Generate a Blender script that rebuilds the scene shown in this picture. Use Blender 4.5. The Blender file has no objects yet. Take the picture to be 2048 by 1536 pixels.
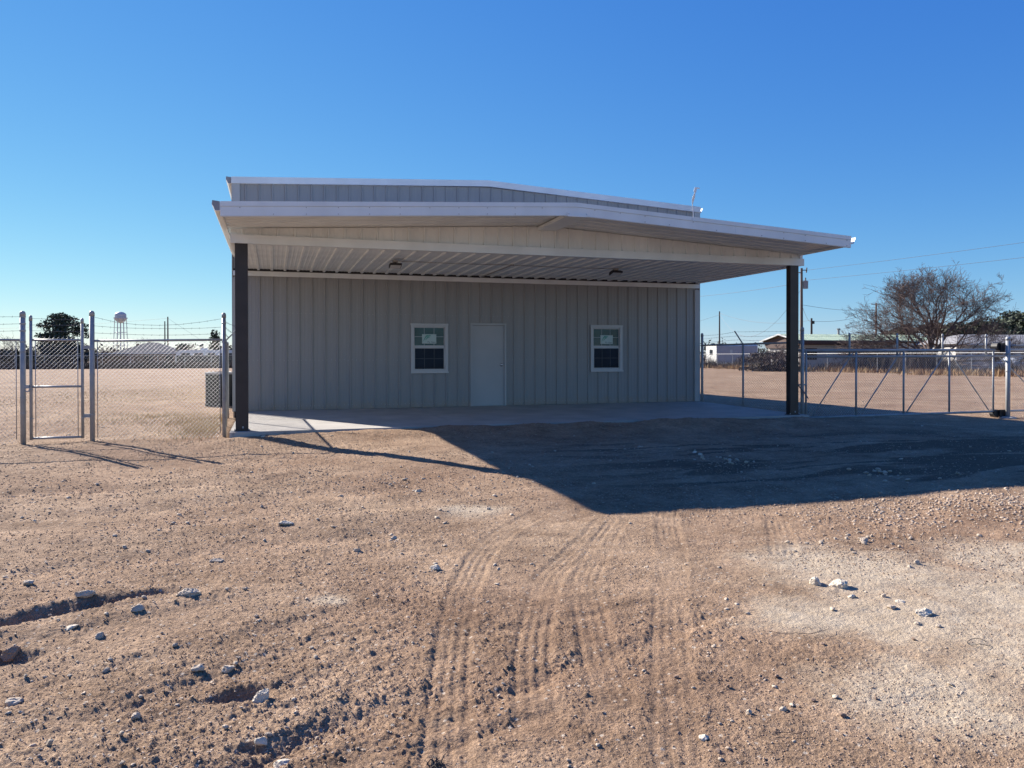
import bpy, math, random
import numpy as np
from mathutils import Vector, Matrix, Euler
random.seed(7)
RNG = np.random.default_rng(11)
S = bpy.context.scene
COL = S.collection
R = math.radians

# ------------------------------------------------------------------ camera, sky, sun, exposure
CAM = (0.328, -19.255, 1.318)          # world: x along the building front, y into the lot, z = 0 at the slab by the wall
YAW = R(17.44)
cd = bpy.data.cameras.new('camera'); cam = bpy.data.objects.new('camera', cd); COL.objects.link(cam)
cd.sensor_width = 36.0; cd.lens = 26.756; cd.shift_y = -0.0222
cd.clip_start = 0.05; cd.clip_end = 9000
cam.location = CAM
cam.rotation_euler = (Matrix.Rotation(-YAW, 3, 'Z') @ Matrix.Rotation(R(90 - 0.418), 3, 'X') @ Matrix.Rotation(R(-0.095), 3, 'Z')).to_euler()
S.camera = cam

SUN_EL, SUN_AZ = R(28.75), math.atan2(-0.555, 0.832)     # azimuth from +y, negative = to the left
TO_SUN = Vector((math.sin(SUN_AZ) * math.cos(SUN_EL), math.cos(SUN_AZ) * math.cos(SUN_EL), math.sin(SUN_EL)))
world = bpy.data.worlds.new('World'); S.world = world; world.use_nodes = True
wn = world.node_tree; wn.nodes.clear()
sky = wn.nodes.new('ShaderNodeTexSky'); sky.sky_type = 'NISHITA'; sky.sun_disc = False
sky.sun_elevation = SUN_EL; sky.sun_rotation = SUN_AZ
sky.altitude = 900; sky.air_density = 1.0; sky.dust_density = 0.0; sky.ozone_density = 3.0
bg = wn.nodes.new('ShaderNodeBackground'); bg.inputs['Strength'].default_value = 0.075
wo = wn.nodes.new('ShaderNodeOutputWorld')
# even tone curve over the whole sky: the deep blue of dry high-plains air as a phone records it
sep = wn.nodes.new('ShaderNodeSeparateColor'); comb = wn.nodes.new('ShaderNodeCombineColor')
wn.links.new(sky.outputs[0], sep.inputs[0])
for ch, (pw, k) in enumerate(((1.25, 0.301), (0.88, 0.740), (0.356, 2.58))):
    a = wn.nodes.new('ShaderNodeMath'); a.operation = 'POWER'; a.inputs[1].default_value = pw
    m_ = wn.nodes.new('ShaderNodeMath'); m_.operation = 'MULTIPLY'; m_.inputs[1].default_value = k
    wn.links.new(sep.outputs[ch], a.inputs[0]); wn.links.new(a.outputs[0], m_.inputs[0]); wn.links.new(m_.outputs[0], comb.inputs[ch])
wn.links.new(comb.outputs[0], bg.inputs['Color']); wn.links.new(bg.outputs[0], wo.inputs['Surface'])
sd = bpy.data.lights.new('sun', 'SUN'); sun = bpy.data.objects.new('sun', sd); COL.objects.link(sun)
sd.energy = 5.0; sd.angle = R(0.53); sd.color = (1.0, 0.93, 0.84)
sun.rotation_euler = TO_SUN.to_track_quat('Z', 'Y').to_euler(); sun.location = (-20, 30, 40)
S.view_settings.view_transform = 'Standard'; S.view_settings.look = 'None'
S.view_settings.exposure = 1.15; S.view_settings.gamma = 1.0; S.view_settings.use_curve_mapping = False
S.cycles.max_bounces = 6; S.cycles.diffuse_bounces = 4; S.cycles.glossy_bounces = 3
S.cycles.use_denoising = True

# ------------------------------------------------------------------ helpers
ORG = {}

def tag(o, label=None, cat=None, group=None, kind=None):
    if label: o['label'] = label
    if cat: o['category'] = cat
    if group: o['group'] = group
    if kind: o['kind'] = kind
    return o

def thing(name, label, cat, loc=(0, 0, 0), rot=0.0, group=None):
    o = bpy.data.objects.new(name, None); o.empty_display_size = 0.3
    COL.objects.link(o); o.location = loc; o.rotation_euler = (0, 0, rot)
    ORG[o.name] = (0, 0, 0) if rot else tuple(loc)
    return tag(o, label, cat, group)

class MB:
    """collects shapes for one mesh"""
    def __init__(self): self.v = []; self.f = []; self.m = []; self.cur = 0
    def quad(self, *pts):
        n = len(self.v); self.v += [tuple(p) for p in pts]; self.f.append(tuple(range(n, n + len(pts)))); self.m.append(self.cur); return self
    def box(self, x0, x1, y0, y1, z0, z1):
        n = len(self.v)
        self.v += [(x0, y0, z0), (x1, y0, z0), (x1, y1, z0), (x0, y1, z0), (x0, y0, z1), (x1, y0, z1), (x1, y1, z1), (x0, y1, z1)]
        for q in ((0, 3, 2, 1), (4, 5, 6, 7), (0, 1, 5, 4), (1, 2, 6, 5), (2, 3, 7, 6), (3, 0, 4, 7)):
            self.f.append(tuple(n + i for i in q)); self.m.append(self.cur)
        return self
    def hexa(self, p):      # eight corners in box order
        n = len(self.v); self.v += [tuple(q) for q in p]
        for q in ((0, 3, 2, 1), (4, 5, 6, 7), (0, 1, 5, 4), (1, 2, 6, 5), (2, 3, 7, 6), (3, 0, 4, 7)):
            self.f.append(tuple(n + i for i in q)); self.m.append(self.cur)
        return self
    def tube(self, pts, r, n=6, cap=True):
        pts = [Vector(p) for p in pts]; k = len(pts)
        rs = r if isinstance(r, (list, tuple)) else [r] * k
        base = len(self.v); up = None
        for i, p in enumerate(pts):
            d = (pts[min(i + 1, k - 1)] - pts[max(i - 1, 0)])
            d = d.normalized() if d.length > 1e-9 else Vector((0, 0, 1))
            if up is None:
                up = Vector((0, 0, 1)) if abs(d.z) < 0.9 else Vector((1, 0, 0))
            a = d.cross(up); a = a.normalized() if a.length > 1e-6 else Vector((1, 0, 0)); b = a.cross(d)
            up = b
            for j in range(n):
                t = 2 * math.pi * j / n
                self.v.append(tuple(p + a * (math.cos(t) * rs[i]) + b * (math.sin(t) * rs[i])))
        for i in range(k - 1):
            for j in range(n):
                j2 = (j + 1) % n
                self.f.append((base + i * n + j, base + i * n + j2, base + (i + 1) * n + j2, base + (i + 1) * n + j)); self.m.append(self.cur)
        if cap:
            self.f.append(tuple(base + j for j in range(n))[::-1]); self.m.append(self.cur)
            self.f.append(tuple(base + (k - 1) * n + j for j in range(n))); self.m.append(self.cur)
        return self
    def extrude(self, prof, axis, a, b):
        """closed profile (list of 2-D points) extruded along 'x' (prof = y,z) or 'y' (prof = x,z)"""
        n = len(self.v); k = len(prof)
        for t in (a, b):
            for p in prof: self.v.append((t, p[0], p[1]) if axis == 'x' else (p[0], t, p[1]))
        for i in range(k):
            j = (i + 1) % k; self.f.append((n + i, n + j, n + k + j, n + k + i)); self.m.append(self.cur)
        self.f.append(tuple(n + i for i in range(k))); self.m.append(self.cur)
        self.f.append(tuple(n + k + i for i in range(k))[::-1]); self.m.append(self.cur)
        return self
    def lathe(self, prof, c, n=16):
        b = len(self.v); k = len(prof)
        for (r, z) in prof:
            for j in range(n):
                t = 2 * math.pi * j / n; self.v.append((c[0] + r * math.cos(t), c[1] + r * math.sin(t), c[2] + z))
        for i in range(k - 1):
            for j in range(n):
                j2 = (j + 1) % n; self.f.append((b + i * n + j, b + i * n + j2, b + (i + 1) * n + j2, b + (i + 1) * n + j)); self.m.append(self.cur)
        self.f.append(tuple(b + j for j in range(n))[::-1]); self.m.append(self.cur)
        self.f.append(tuple(b + (k - 1) * n + j for j in range(n))); self.m.append(self.cur)
        return self
    def mesh(self, name, mats, off=(0, 0, 0), smooth=False):
        me = bpy.data.meshes.new(name)
        me.from_pydata([(x - off[0], y - off[1], z - off[2]) for x, y, z in self.v], [], self.f)
        for m in (mats if isinstance(mats, (list, tuple)) else [mats]): me.materials.append(m)
        me.polygons.foreach_set('material_index', self.m)
        if smooth:
            me.polygons.foreach_set('use_smooth', [True] * len(self.f))
        me.update(); return me
    def build(self, name, mats, parent=None, smooth=False, label=None, kind=None):
        off = ORG.get(parent.name, (0, 0, 0)) if parent else (0, 0, 0)
        o = bpy.data.objects.new(name, self.mesh(name, mats, off, smooth)); COL.objects.link(o)
        if parent: o.parent = parent
        ORG[o.name] = off
        if label: o['label'] = label
        if kind: o['kind'] = kind
        return o

def np_object(name, V, F, mat, parent=None, kind=None, smooth=False):
    """mesh from numpy arrays, all faces with the same number of corners"""
    me = bpy.data.meshes.new(name); k = F.shape[1]
    me.vertices.add(len(V)); me.vertices.foreach_set('co', np.ascontiguousarray(V, dtype=np.float32).ravel())
    me.loops.add(F.size); me.loops.foreach_set('vertex_index', np.ascontiguousarray(F, dtype=np.int32).ravel())
    me.polygons.add(len(F)); me.polygons.foreach_set('loop_start', np.arange(0, F.size, k, dtype=np.int32))
    me.polygons.foreach_set('loop_total', np.full(len(F), k, dtype=np.int32))
    if smooth: me.polygons.foreach_set('use_smooth', np.ones(len(F), dtype=bool))
    me.update(calc_edges=True); me.validate()
    me.materials.append(mat)
    o = bpy.data.objects.new(name, me); COL.objects.link(o)
    if parent: o.parent = parent
    if kind: o['kind'] = kind
    return o

def copy_tree(o, parent=None):
    c = o.copy(); COL.objects.link(c)
    if parent: c.parent = parent
    for ch in list(o.children): copy_tree(ch, c)
    return c

def bearing(px, F):
    """ground position F metres ahead of the photographer on the bearing of photo column px"""
    r = (px - 1024) / 1522.13 * F
    return (CAM[0] + math.cos(YAW) * r + math.sin(YAW) * F, CAM[1] - math.sin(YAW) * r + math.cos(YAW) * F)

def height(py, F): return CAM[2] + (711 - py) * F / 1522.13

# ------------------------------------------------------------------ materials
def mat(name, color, rough=0.6, metal=0.0, var=0.0, scale=3.0, bump=0.0, bscale=40.0, color2=None, stretch=None, spec=0.5):
    m = bpy.data.materials.new(name); m.use_nodes = True; nt = m.node_tree; b = nt.nodes['Principled BSDF']
    b.inputs['Roughness'].default_value = rough; b.inputs['Metallic'].default_value = metal
    b.inputs['Specular IOR Level'].default_value = spec
    tc = nt.nodes.new('ShaderNodeTexCoord'); mp = nt.nodes.new('ShaderNodeMapping')
    nt.links.new(tc.outputs['Object'], mp.inputs['Vector'])
    if stretch: mp.inputs['Scale'].default_value = stretch
    c1 = tuple(color) + (1,); c2 = tuple(color2) + (1,) if color2 else tuple(max(0, c * (1 - var)) for c in color) + (1,)
    n = nt.nodes.new('ShaderNodeTexNoise'); n.inputs['Scale'].default_value = scale; n.inputs['Detail'].default_value = 5
    nt.links.new(mp.outputs[0], n.inputs['Vector'])
    cr = nt.nodes.new('ShaderNodeValToRGB'); cr.color_ramp.elements[0].position = 0.35; cr.color_ramp.elements[1].position = 0.68
    cr.color_ramp.elements[0].color = c2; cr.color_ramp.elements[1].color = c1
    nt.links.new(n.outputs['Fac'], cr.inputs['Fac']); nt.links.new(cr.outputs['Color'], b.inputs['Base Color'])
    if bump:
        n2 = nt.nodes.new('ShaderNodeTexNoise'); n2.inputs['Scale'].default_value = bscale; n2.inputs['Detail'].default_value = 4
        nt.links.new(mp.outputs[0], n2.inputs['Vector'])
        bp = nt.nodes.new('ShaderNodeBump'); bp.inputs['Strength'].default_value = bump; bp.inputs['Distance'].default_value = 0.02
        nt.links.new(n2.outputs['Fac'], bp.inputs['Height']); nt.links.new(bp.outputs[0], b.inputs['Normal'])
    return m

M = {}
M['wall'] = mat('ash_grey_siding', (0.305, 0.307, 0.305), 0.45, var=0.10, scale=1.6, bump=0.12, bscale=3.5, stretch=(1, 1, 0.25))
def add_dust_or_shade(m, top=0.32, amount=0.55):
    nt = m.node_tree; b = nt.nodes['Principled BSDF']; src = b.inputs['Base Color'].links[0].from_socket
    tc = nt.nodes.new('ShaderNodeTexCoord'); sx = nt.nodes.new('ShaderNodeSeparateXYZ'); nt.links.new(tc.outputs['Object'], sx.inputs[0])
    ge = nt.nodes.new('ShaderNodeNewGeometry'); n = nt.nodes.new('ShaderNodeTexNoise'); n.inputs['Scale'].default_value = 5; n.inputs['Detail'].default_value = 6
    nt.links.new(ge.outputs['Position'], n.inputs['Vector'])
    ad = nt.nodes.new('ShaderNodeMath'); ad.operation = 'MULTIPLY_ADD'; ad.inputs[1].default_value = -0.45; nt.links.new(n.outputs['Fac'], ad.inputs[0]); nt.links.new(sx.outputs[2], ad.inputs[2])
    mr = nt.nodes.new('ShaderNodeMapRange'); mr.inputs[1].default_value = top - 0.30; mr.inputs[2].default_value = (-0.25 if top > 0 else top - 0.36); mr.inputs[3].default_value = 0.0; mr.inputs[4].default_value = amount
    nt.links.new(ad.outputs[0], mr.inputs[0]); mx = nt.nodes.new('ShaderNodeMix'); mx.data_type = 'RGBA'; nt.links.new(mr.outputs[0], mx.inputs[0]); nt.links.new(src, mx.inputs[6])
    mx.inputs[7].default_value = (0.36, 0.27, 0.19, 1) if top > 0 else (0.13, 0.095, 0.07, 1); nt.links.new(mx.outputs[2], b.inputs['Base Color'])  # tan dust for the walls, dark brown painted shade for the slab face
add_dust_or_shade(M['wall'])
M['white'] = mat('white_steel', (0.78, 0.83, 0.835), 0.42, var=0.13, scale=1.6, bump=0.05, bscale=5, stretch=(1, 1, 0.3))
M['bronze'] = mat('dark_bronze_paint', (0.036, 0.026, 0.025), 0.45, var=0.3, scale=4)
M['doorpaint'] = mat('door_paint', (0.42, 0.43, 0.43), 0.5, var=0.06, scale=2)
M['vinyl'] = mat('white_vinyl', (0.52, 0.53, 0.53), 0.4, var=0.04, scale=3)
M['chrome'] = mat('satin_chrome', (0.6, 0.6, 0.58), 0.25, 1.0)
M['galv'] = mat('galvanised_steel', (0.38, 0.385, 0.385), 0.5, 0.15, var=0.2, scale=9)
M['wire'] = mat('galvanised_wire', (0.52, 0.53, 0.55), 0.45, 0.45, var=0.2, scale=6)
M['barb'] = mat('weathered_wire', (0.20, 0.20, 0.21), 0.6, 0.5, var=0.3, scale=6)
M['black'] = mat('black_plastic', (0.015, 0.015, 0.018), 0.5, var=0.2)
M['lens'] = mat('lamp_lens', (0.55, 0.55, 0.52), 0.3)
M['acgrey'] = mat('charcoal_enamel', (0.018, 0.023, 0.026), 0.5, var=0.25, scale=5)
M['conc'] = mat('broom_concrete', (0.46, 0.43, 0.39), 0.85, var=0.22, scale=1.4, bump=0.25, bscale=60)
M['paper'] = mat('sticker_paper', (0.50, 0.62, 0.58), 0.6, var=0.05)
M['print'] = mat('sticker_green', (0.10, 0.34, 0.27), 0.6)
M['printdark'] = mat('sticker_ink', (0.05, 0.09, 0.12), 0.6)
M['film'] = mat('white_film', (0.85, 0.85, 0.83), 0.35)
M['trimgrey'] = mat('grey_trim_paint', (0.44, 0.45, 0.44), 0.45, var=0.1, scale=2)
M['capgrey'] = mat('shaded_grey_paint', (0.27, 0.28, 0.30), 0.5)
M['dark'] = mat('dark_gap', (0.03, 0.03, 0.035), 0.8)
M['wood'] = mat('pole_wood', (0.17, 0.12, 0.09), 0.85, var=0.35, scale=8, stretch=(1, 1, 0.1))
M['wood_dark'] = mat('dark_pole_wood', (0.06, 0.05, 0.045), 0.85, var=0.3, scale=8)
M['xfmr'] = mat('transformer_grey', (0.30, 0.30, 0.30), 0.5, var=0.15)
M['bark'] = mat('grey_bark', (0.075, 0.058, 0.052), 0.9, var=0.4, scale=2.5)
M['twig'] = mat('twig_bark', (0.135, 0.094, 0.082), 0.9, var=0.35, scale=0.6)
M['needle'] = mat('evergreen_needles', (0.070, 0.090, 0.050), 0.8, scale=0.9, color2=(0.026, 0.036, 0.024))
M['needle2'] = mat('dusty_evergreen', (0.075, 0.080, 0.045), 0.8, scale=0.8, color2=(0.030, 0.034, 0.020))
M['shrub'] = mat('shrub_leaves', (0.070, 0.070, 0.048), 0.85, scale=0.7, color2=(0.030, 0.032, 0.024))
M['scrub'] = mat('dead_brush', (0.115, 0.088, 0.070), 0.9, scale=0.5, color2=(0.055, 0.045, 0.040))
M['straw'] = mat('dry_straw', (0.46, 0.32, 0.16), 0.85, scale=0.30, color2=(0.26, 0.15, 0.075))
M['straw2'] = mat('bleached_straw', (0.60, 0.46, 0.235), 0.85, scale=1.2, color2=(0.42, 0.30, 0.14))
M['greenroof'] = mat('pale_green_roof', (0.36, 0.46, 0.34), 0.4, var=0.12, scale=0.5, stretch=(4, 0.3, 1))
M['cream'] = mat('cream_siding', (0.66, 0.60, 0.46), 0.7, var=0.08)
M['brown'] = mat('brown_trim', (0.085, 0.045, 0.035), 0.7, var=0.2)
M['pale'] = mat('pale_siding', (0.55, 0.53, 0.50), 0.7, var=0.08)
M['greyroof'] = mat('grey_shingle_roof', (0.34, 0.33, 0.32), 0.8, var=0.18, scale=1.5)
M['darkroof'] = mat('slate_roof', (0.085, 0.092, 0.105), 0.75, var=0.2, scale=0.8)
M['brickbrown'] = mat('brown_masonry', (0.19, 0.125, 0.10), 0.85, var=0.25, scale=2)
M['trailerwhite'] = mat('white_trailer_skin', (0.76, 0.75, 0.70), 0.4, var=0.06)
M['board_or_shade_grey'] = mat('grey_boards_or_trailer_shade', (0.33, 0.32, 0.38), 0.5, var=0.05)  # own grey of the fence boards; on the trailer it stands in for shade
M['tank'] = mat('tank_paint', (0.52, 0.54, 0.55), 0.5, var=0.1, scale=0.2)
M['tyre'] = mat('rubber', (0.02, 0.02, 0.02), 0.8)
M['litter'] = mat('white_litter', (0.8, 0.79, 0.76), 0.6, var=0.1)
M['carblue'] = mat('pale_car_paint', (0.55, 0.60, 0.66), 0.3)
M['stone'] = mat('pale_limestone', (0.56, 0.465, 0.355), 0.9, scale=11, color2=(0.40, 0.315, 0.235), bump=0.5, bscale=70)
M['stonewhite'] = mat('white_caliche', (0.68, 0.60, 0.48), 0.9, scale=14, color2=(0.50, 0.42, 0.32), bump=0.5, bscale=60)
M['stonered'] = mat('reddish_clod', (0.38, 0.26, 0.19), 0.95, scale=12, color2=(0.27, 0.18, 0.13), bump=0.6, bscale=60)
M['gravel'] = mat('mixed_gravel', (0.47, 0.38, 0.295), 0.92, scale=3.5, color2=(0.34, 0.245, 0.175))
M['clod'] = mat('dirt_clods', (0.36, 0.255, 0.18), 0.96, scale=2.2, color2=(0.26, 0.175, 0.125))

M['glass'] = mat('teal_tinted_glass', (0.040, 0.118, 0.138), 0.05, var=0.3, scale=2.0, spec=0.22)
M['glassdark'] = mat('screened_glass', (0.013, 0.027, 0.050), 0.3, var=0.2, spec=0.10)
M['muntin'] = mat('muntin_between_panes', (0.30, 0.36, 0.38), 0.5)
M['muntindark'] = mat('muntin_behind_screen', (0.055, 0.065, 0.078), 0.6)
M['screen'] = mat('insect_screen', (0.018, 0.022, 0.028), 0.55, var=0.1, spec=0.25)
M['farglass'] = mat('dark_window', (0.03, 0.035, 0.045), 0.1)

# ------------------------------------------------------------------ noise (numpy)
def _hash(ix, iy, seed):
    h = (ix.astype(np.int64) * 374761393 + iy.astype(np.int64) * 668265263 + seed * 974634777) & 0xFFFFFFFF
    h = ((h ^ (h >> 13)) * 1274126177) & 0xFFFFFFFF
    h = ((h ^ (h >> 16)) * 2246822519) & 0xFFFFFFFF
    return ((h ^ (h >> 15)) & 0xFFFFFF) / float(0xFFFFFF)

def vnoise(x, y, s):
    ix = np.floor(x); iy = np.floor(y); fx = x - ix; fy = y - iy
    ux = fx * fx * fx * (fx * (fx * 6 - 15) + 10); uy = fy * fy * fy * (fy * (fy * 6 - 15) + 10)
    a = _hash(ix, iy, s); b = _hash(ix + 1, iy, s); c = _hash(ix, iy + 1, s); d = _hash(ix + 1, iy + 1, s)
    return (a * (1 - ux) + b * ux) * (1 - uy) + (c * (1 - ux) + d * ux) * uy - 0.5

def fbm(x, y, s, o=4):
    t = 0; a = 1.0
    for i in range(o):
        t = t + a * vnoise(x * 2 ** i + 17.3 * i, y * 2 ** i - 9.1 * i, s + i); a *= 0.5
    return t

def clods(x, y, s, keep=1.0):
    """rounded lumps: one dome per cell, with random size"""
    x, y = x + 0.55 * vnoise(x * 1.3, y * 1.3, s + 7) + 0.25 * vnoise(x * 3.1, y * 3.1, s + 8), y + 0.55 * vnoise(x * 1.3, y * 1.3, s + 9) + 0.25 * vnoise(x * 3.1, y * 3.1, s + 10)
    ix = np.floor(x); iy = np.floor(y); h = np.zeros_like(x)
    for dx in (-1, 0, 1):
        for dy in (-1, 0, 1):
            cx = ix + dx; cy = iy + dy
            px = cx + _hash(cx, cy, s); py = cy + _hash(cx, cy, s + 1)
            r = 0.22 + 0.45 * _hash(cx, cy, s + 2) ** 2
            on = _hash(cx, cy, s + 3) < keep
            d2 = ((x - px) ** 2 + (y - py) ** 2) / (r * r)
            h = np.maximum(h, np.where(on, np.sqrt(np.clip(1 - d2, 0, 1)) * r, 0))
    return h

def sstep(a, b, x):
    t = np.clip((x - a) / (b - a), 0, 1); return t * t * (3 - 2 * t)

def seg_dist(x, y, pts):
    """distance to a polyline and the side it is on"""
    best = np.full(x.shape, 1e9); side = np.zeros(x.shape)
    for (ax, ay), (bx, by) in zip(pts[:-1], pts[1:]):
        dx, dy = bx - ax, by - ay; L2 = dx * dx + dy * dy
        t = np.clip(((x - ax) * dx + (y - ay) * dy) / L2, 0, 1)
        qx = x - ax - t * dx; qy = y - ay - t * dy; d = np.hypot(qx, qy)
        sgn = np.sign(qx * dy - qy * dx)
        side = np.where(d < best, sgn, side); best = np.minimum(best, d)
    return best, side

def smooth_line(pts, n=6):
    out = []
    for i in range(len(pts) - 1):
        p0 = pts[max(i - 1, 0)]; p1 = pts[i]; p2 = pts[i + 1]; p3 = pts[min(i + 2, len(pts) - 1)]
        for k in range(n):
            t = k / n
            out.append(tuple(0.5 * (2 * p1[j] + (p2[j] - p0[j]) * t + (2 * p0[j] - 5 * p1[j] + 4 * p2[j] - p3[j]) * t * t + (3 * p1[j] - p0[j] - 3 * p2[j] + p3[j]) * t ** 3) for j in (0, 1)))
    out.append(pts[-1]); return out

TRACKS = [[(2.9, -12.0), (2.29, -12.8), (1.92, -13.41), (1.6, -14.16), (1.37, -14.83), (1.17, -15.54), (1.04, -16.05), (0.94, -16.46), (0.86, -17.2)],
          [(3.4, -12.5), (3.05, -13.04), (2.62, -13.63), (2.17, -14.22), (1.94, -14.72), (1.73, -15.21), (1.58, -15.6), (1.4, -16.2)],
          [(3.5, -12.6), (3.15, -13.08), (2.63, -13.95), (2.33, -14.5), (2.14, -15.06), (1.96, -15.57), (1.8, -16.1)],
          [(4.6, -11.6), (3.86, -12.87), (3.36, -13.87), (2.71, -14.97), (2.31, -15.7), (2.04, -16.22), (1.78, -16.73), (1.6, -17.2)],
          [(4.9, -13.1), (4.61, -13.54), (4.19, -14.14)]]
GULLY = [([(-2.0, -14.4), (-1.26, -14.17), (-1.06, -14.07), (-0.89, -13.99), (-0.55, -13.87), (-0.35, -13.83), (-0.1, -13.78)], 0.050, 0.075),
         ([(-0.1, -16.2), (0.17, -16.16), (0.27, -16.11), (0.47, -16.03), (0.79, -15.9), (1.0, -15.8)], 0.032, 0.085),
         ([(0.2, -15.6), (0.54, -15.43), (1.22, -15.1), (1.86, -15.08), (2.78, -14.9)], 0.008, 0.05),
         ([(0.8, -16.1), (1.06, -16.01), (1.62, -15.75), (2.41, -15.46), (2.9, -15.25)], 0.010, 0.055),
         ([(0.9, -16.3), (1.14, -16.22), (1.43, -16.15), (1.62, -16.09)], 0.010, 0.05),
         ([(-1.4, -15.5), (-0.9, -15.25), (-0.3, -15.0), (0.3, -14.75), (0.9, -14.5)], 0.010, 0.09),
         ([(-1.2, -15.9), (-0.6, -15.62), (0.0, -15.35), (0.5, -15.1)], 0.012, 0.08),
         ([(-4.0, -13.6), (-2.4, -13.2), (-1.0, -12.95), (0.6, -12.7), (1.8, -12.5)], 0.022, 0.16),
         ([(-4.5, -11.2), (-2.0, -11.0), (0.2, -10.6), (2.2, -10.3)], 0.024, 0.2),
         ([(-3.5, -9.6), (-1.0, -9.4), (1.5, -9.2)], 0.025, 0.2)]
RIDGE = [([(-3.2, -11.8), (-1.84, -11.94), (-0.88, -12.07), (0.21, -12.02), (1.3, -11.93), (1.92, -11.76)], 0.040, 0.26),
         ([(-1.2, -14.45), (-0.6, -14.2), (0.0, -14.0)], 0.03, 0.14)]
HOLES = [(0.17, -15.51, 0.085, 0.055), (-0.99, -14.68, 0.10, 0.055), (-0.26, -15.46, 0.05, 0.015), (0.22, -16.03, 0.05, 0.025)]
PALE = [(4.45, -14.75, 0.75), (3.95, -15.7, 0.62), (4.3, -14.45, 0.6), (4.9, -15.6, 0.85), (3.2, -16.55, 0.5), (3.4, -15.45, 0.40), (0.67, -14.31, 0.13), (2.25, -11.75, 0.36), (4.2, -16.5, 0.75), (5.8, -14.9, 0.7)]

def base_z(x, y):
    berm = (0.125 + 0.05 * vnoise(x * 1.1, y * 1.6, 19) + 0.03 * vnoise(x * 4, y * 4, 23)) * np.exp(-((y + 5.0) / 0.75) ** 2) * (0.45 * sstep(-0.9, -0.2, x) + 0.55 * sstep(0.3, 3.0, x)) * sstep(12.6, 11.6, x)
    return berm - 0.185 - 0.055 * sstep(-6, -14, y) - 0.16 * sstep(11.5, 18, x) * sstep(60, 30, x)

def ground_z(x, y):
    x = np.asarray(x, float); y = np.asarray(y, float)
    d = np.hypot(x - CAM[0], y - CAM[1]); near = sstep(30, 14, d); mid = sstep(120, 40, d)
    z = base_z(x, y)
    z = z + mid * 0.05 * fbm(x * 0.22, y * 0.22, 3, 3) + near * 0.028 * fbm(x * 0.9, y * 0.9, 5, 4)
    pale = np.zeros_like(x)
    for (px, py, r) in PALE: pale = np.maximum(pale, np.exp(-(((x - px) ** 2 + (y - py) ** 2) / (r * r)) ** 1.1))
    trk = np.zeros_like(x); tz = np.zeros_like(x)
    for t in TRACKS:
        dd, sd_ = seg_dist(x, y, smooth_line(t)); dd = dd + 0.007 * vnoise(x * 9, y * 9, 77); e = dd * sd_
        w = sstep(0.125, 0.09, dd); trk = np.maximum(trk, w)
        tz = tz + w * (-0.0045 + (0.0019 + 0.0009 * np.cos((0.25 * x + y) * 2 * math.pi / 0.052 + 2.5 * sd_)) * np.tanh(2.2 * np.cos(e * 2 * math.pi / 0.055))) * (0.1 + 1.3 * np.clip(1.4 * fbm(x * 1.3, y * 1.3, 78, 2) + 0.45, 0, 1)) + 0.0022 * np.exp(-((dd - 0.135) / 0.025) ** 2)
    yard = sstep(-0.9, -1.5, x) * sstep(-4.6, -3.0, y) * sstep(14, 6, y)
    z = z + 0.11 * yard * np.clip(fbm(x * 0.9, y * 1.5, 141, 4), -0.15, 1)
    g = 0; rough = np.zeros_like(x)
    for pts, dep, wd in GULLY:
        dd, _ = seg_dist(x + 0.07 * fbm(x * 4, y * 4, 31, 3), y + 0.07 * fbm(x * 4, y * 4, 41, 3), smooth_line(pts))
        ex = np.minimum(np.hypot(x - pts[0][0], y - pts[0][1]), np.hypot(x - pts[-1][0], y - pts[-1][1]))
        dep = dep * (0.15 + 0.85 * sstep(0.0, 5 * wd, ex)) * (0.65 + 0.7 * (vnoise(x * 4, y * 4, 37) + 0.5))
        g = g - dep * np.exp(-(dd / wd) ** 2) + 0.35 * dep * np.exp(-((dd - 2 * wd) / (0.8 * wd)) ** 2)
        rough = np.maximum(rough, np.exp(-(dd / (3.2 * wd)) ** 2))
    for pts, hh, wd in RIDGE:
        dd, _ = seg_dist(x, y + 0.1 * fbm(x * 2, y * 2, 51, 3), smooth_line(pts))
        g = g + hh * np.exp(-(dd / wd) ** 2); rough = np.maximum(rough, np.exp(-(dd / (1.6 * wd)) ** 2))
    for hx, hy, r, dep in HOLES:
        q = np.exp(-(((x - hx) / (1.5 * r)) ** 2 + ((y - hy) / (0.8 * r)) ** 2) ** 2); g = g - dep * q
    pile = np.exp(-(((x - 7.15) / 0.65) ** 2 + ((y + 13.3) / 0.45) ** 2) ** 1.2); g = g + 0.05 * pile
    left = sstep(2.6, 0.2, x)
    patch = np.clip(0.75 + 1.3 * fbm(x * 0.9, y * 0.9, 61, 3) + 0.55 * left + 0.45 * rough - 0.8 * trk - 1.2 * pale, 0.12, 1.7)
    z = z + g + tz
    if near.max() > 0:
        fine = 0.006 * fbm(x * 7, y * 7, 91, 3) + 0.008 * fbm(x * 2.6, y * 5.0, 95, 3) + 0.0085 * patch * clods(x * 17, y * 17, 101, 0.38) + 0.0098 * patch * clods(x * 36, y * 36, 111, 0.6) + 0.0078 * (0.5 + 0.6 * patch) * clods(x * 70, y * 70, 121, 0.85) + 0.0035 * vnoise(x * 60, y * 60, 131)
        z = z + fine * near * sstep(0.0, 0.4, np.hypot(x - CAM[0], y - CAM[1]))
    # the ground stays below the slab
    return z, pale, patch

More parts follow.
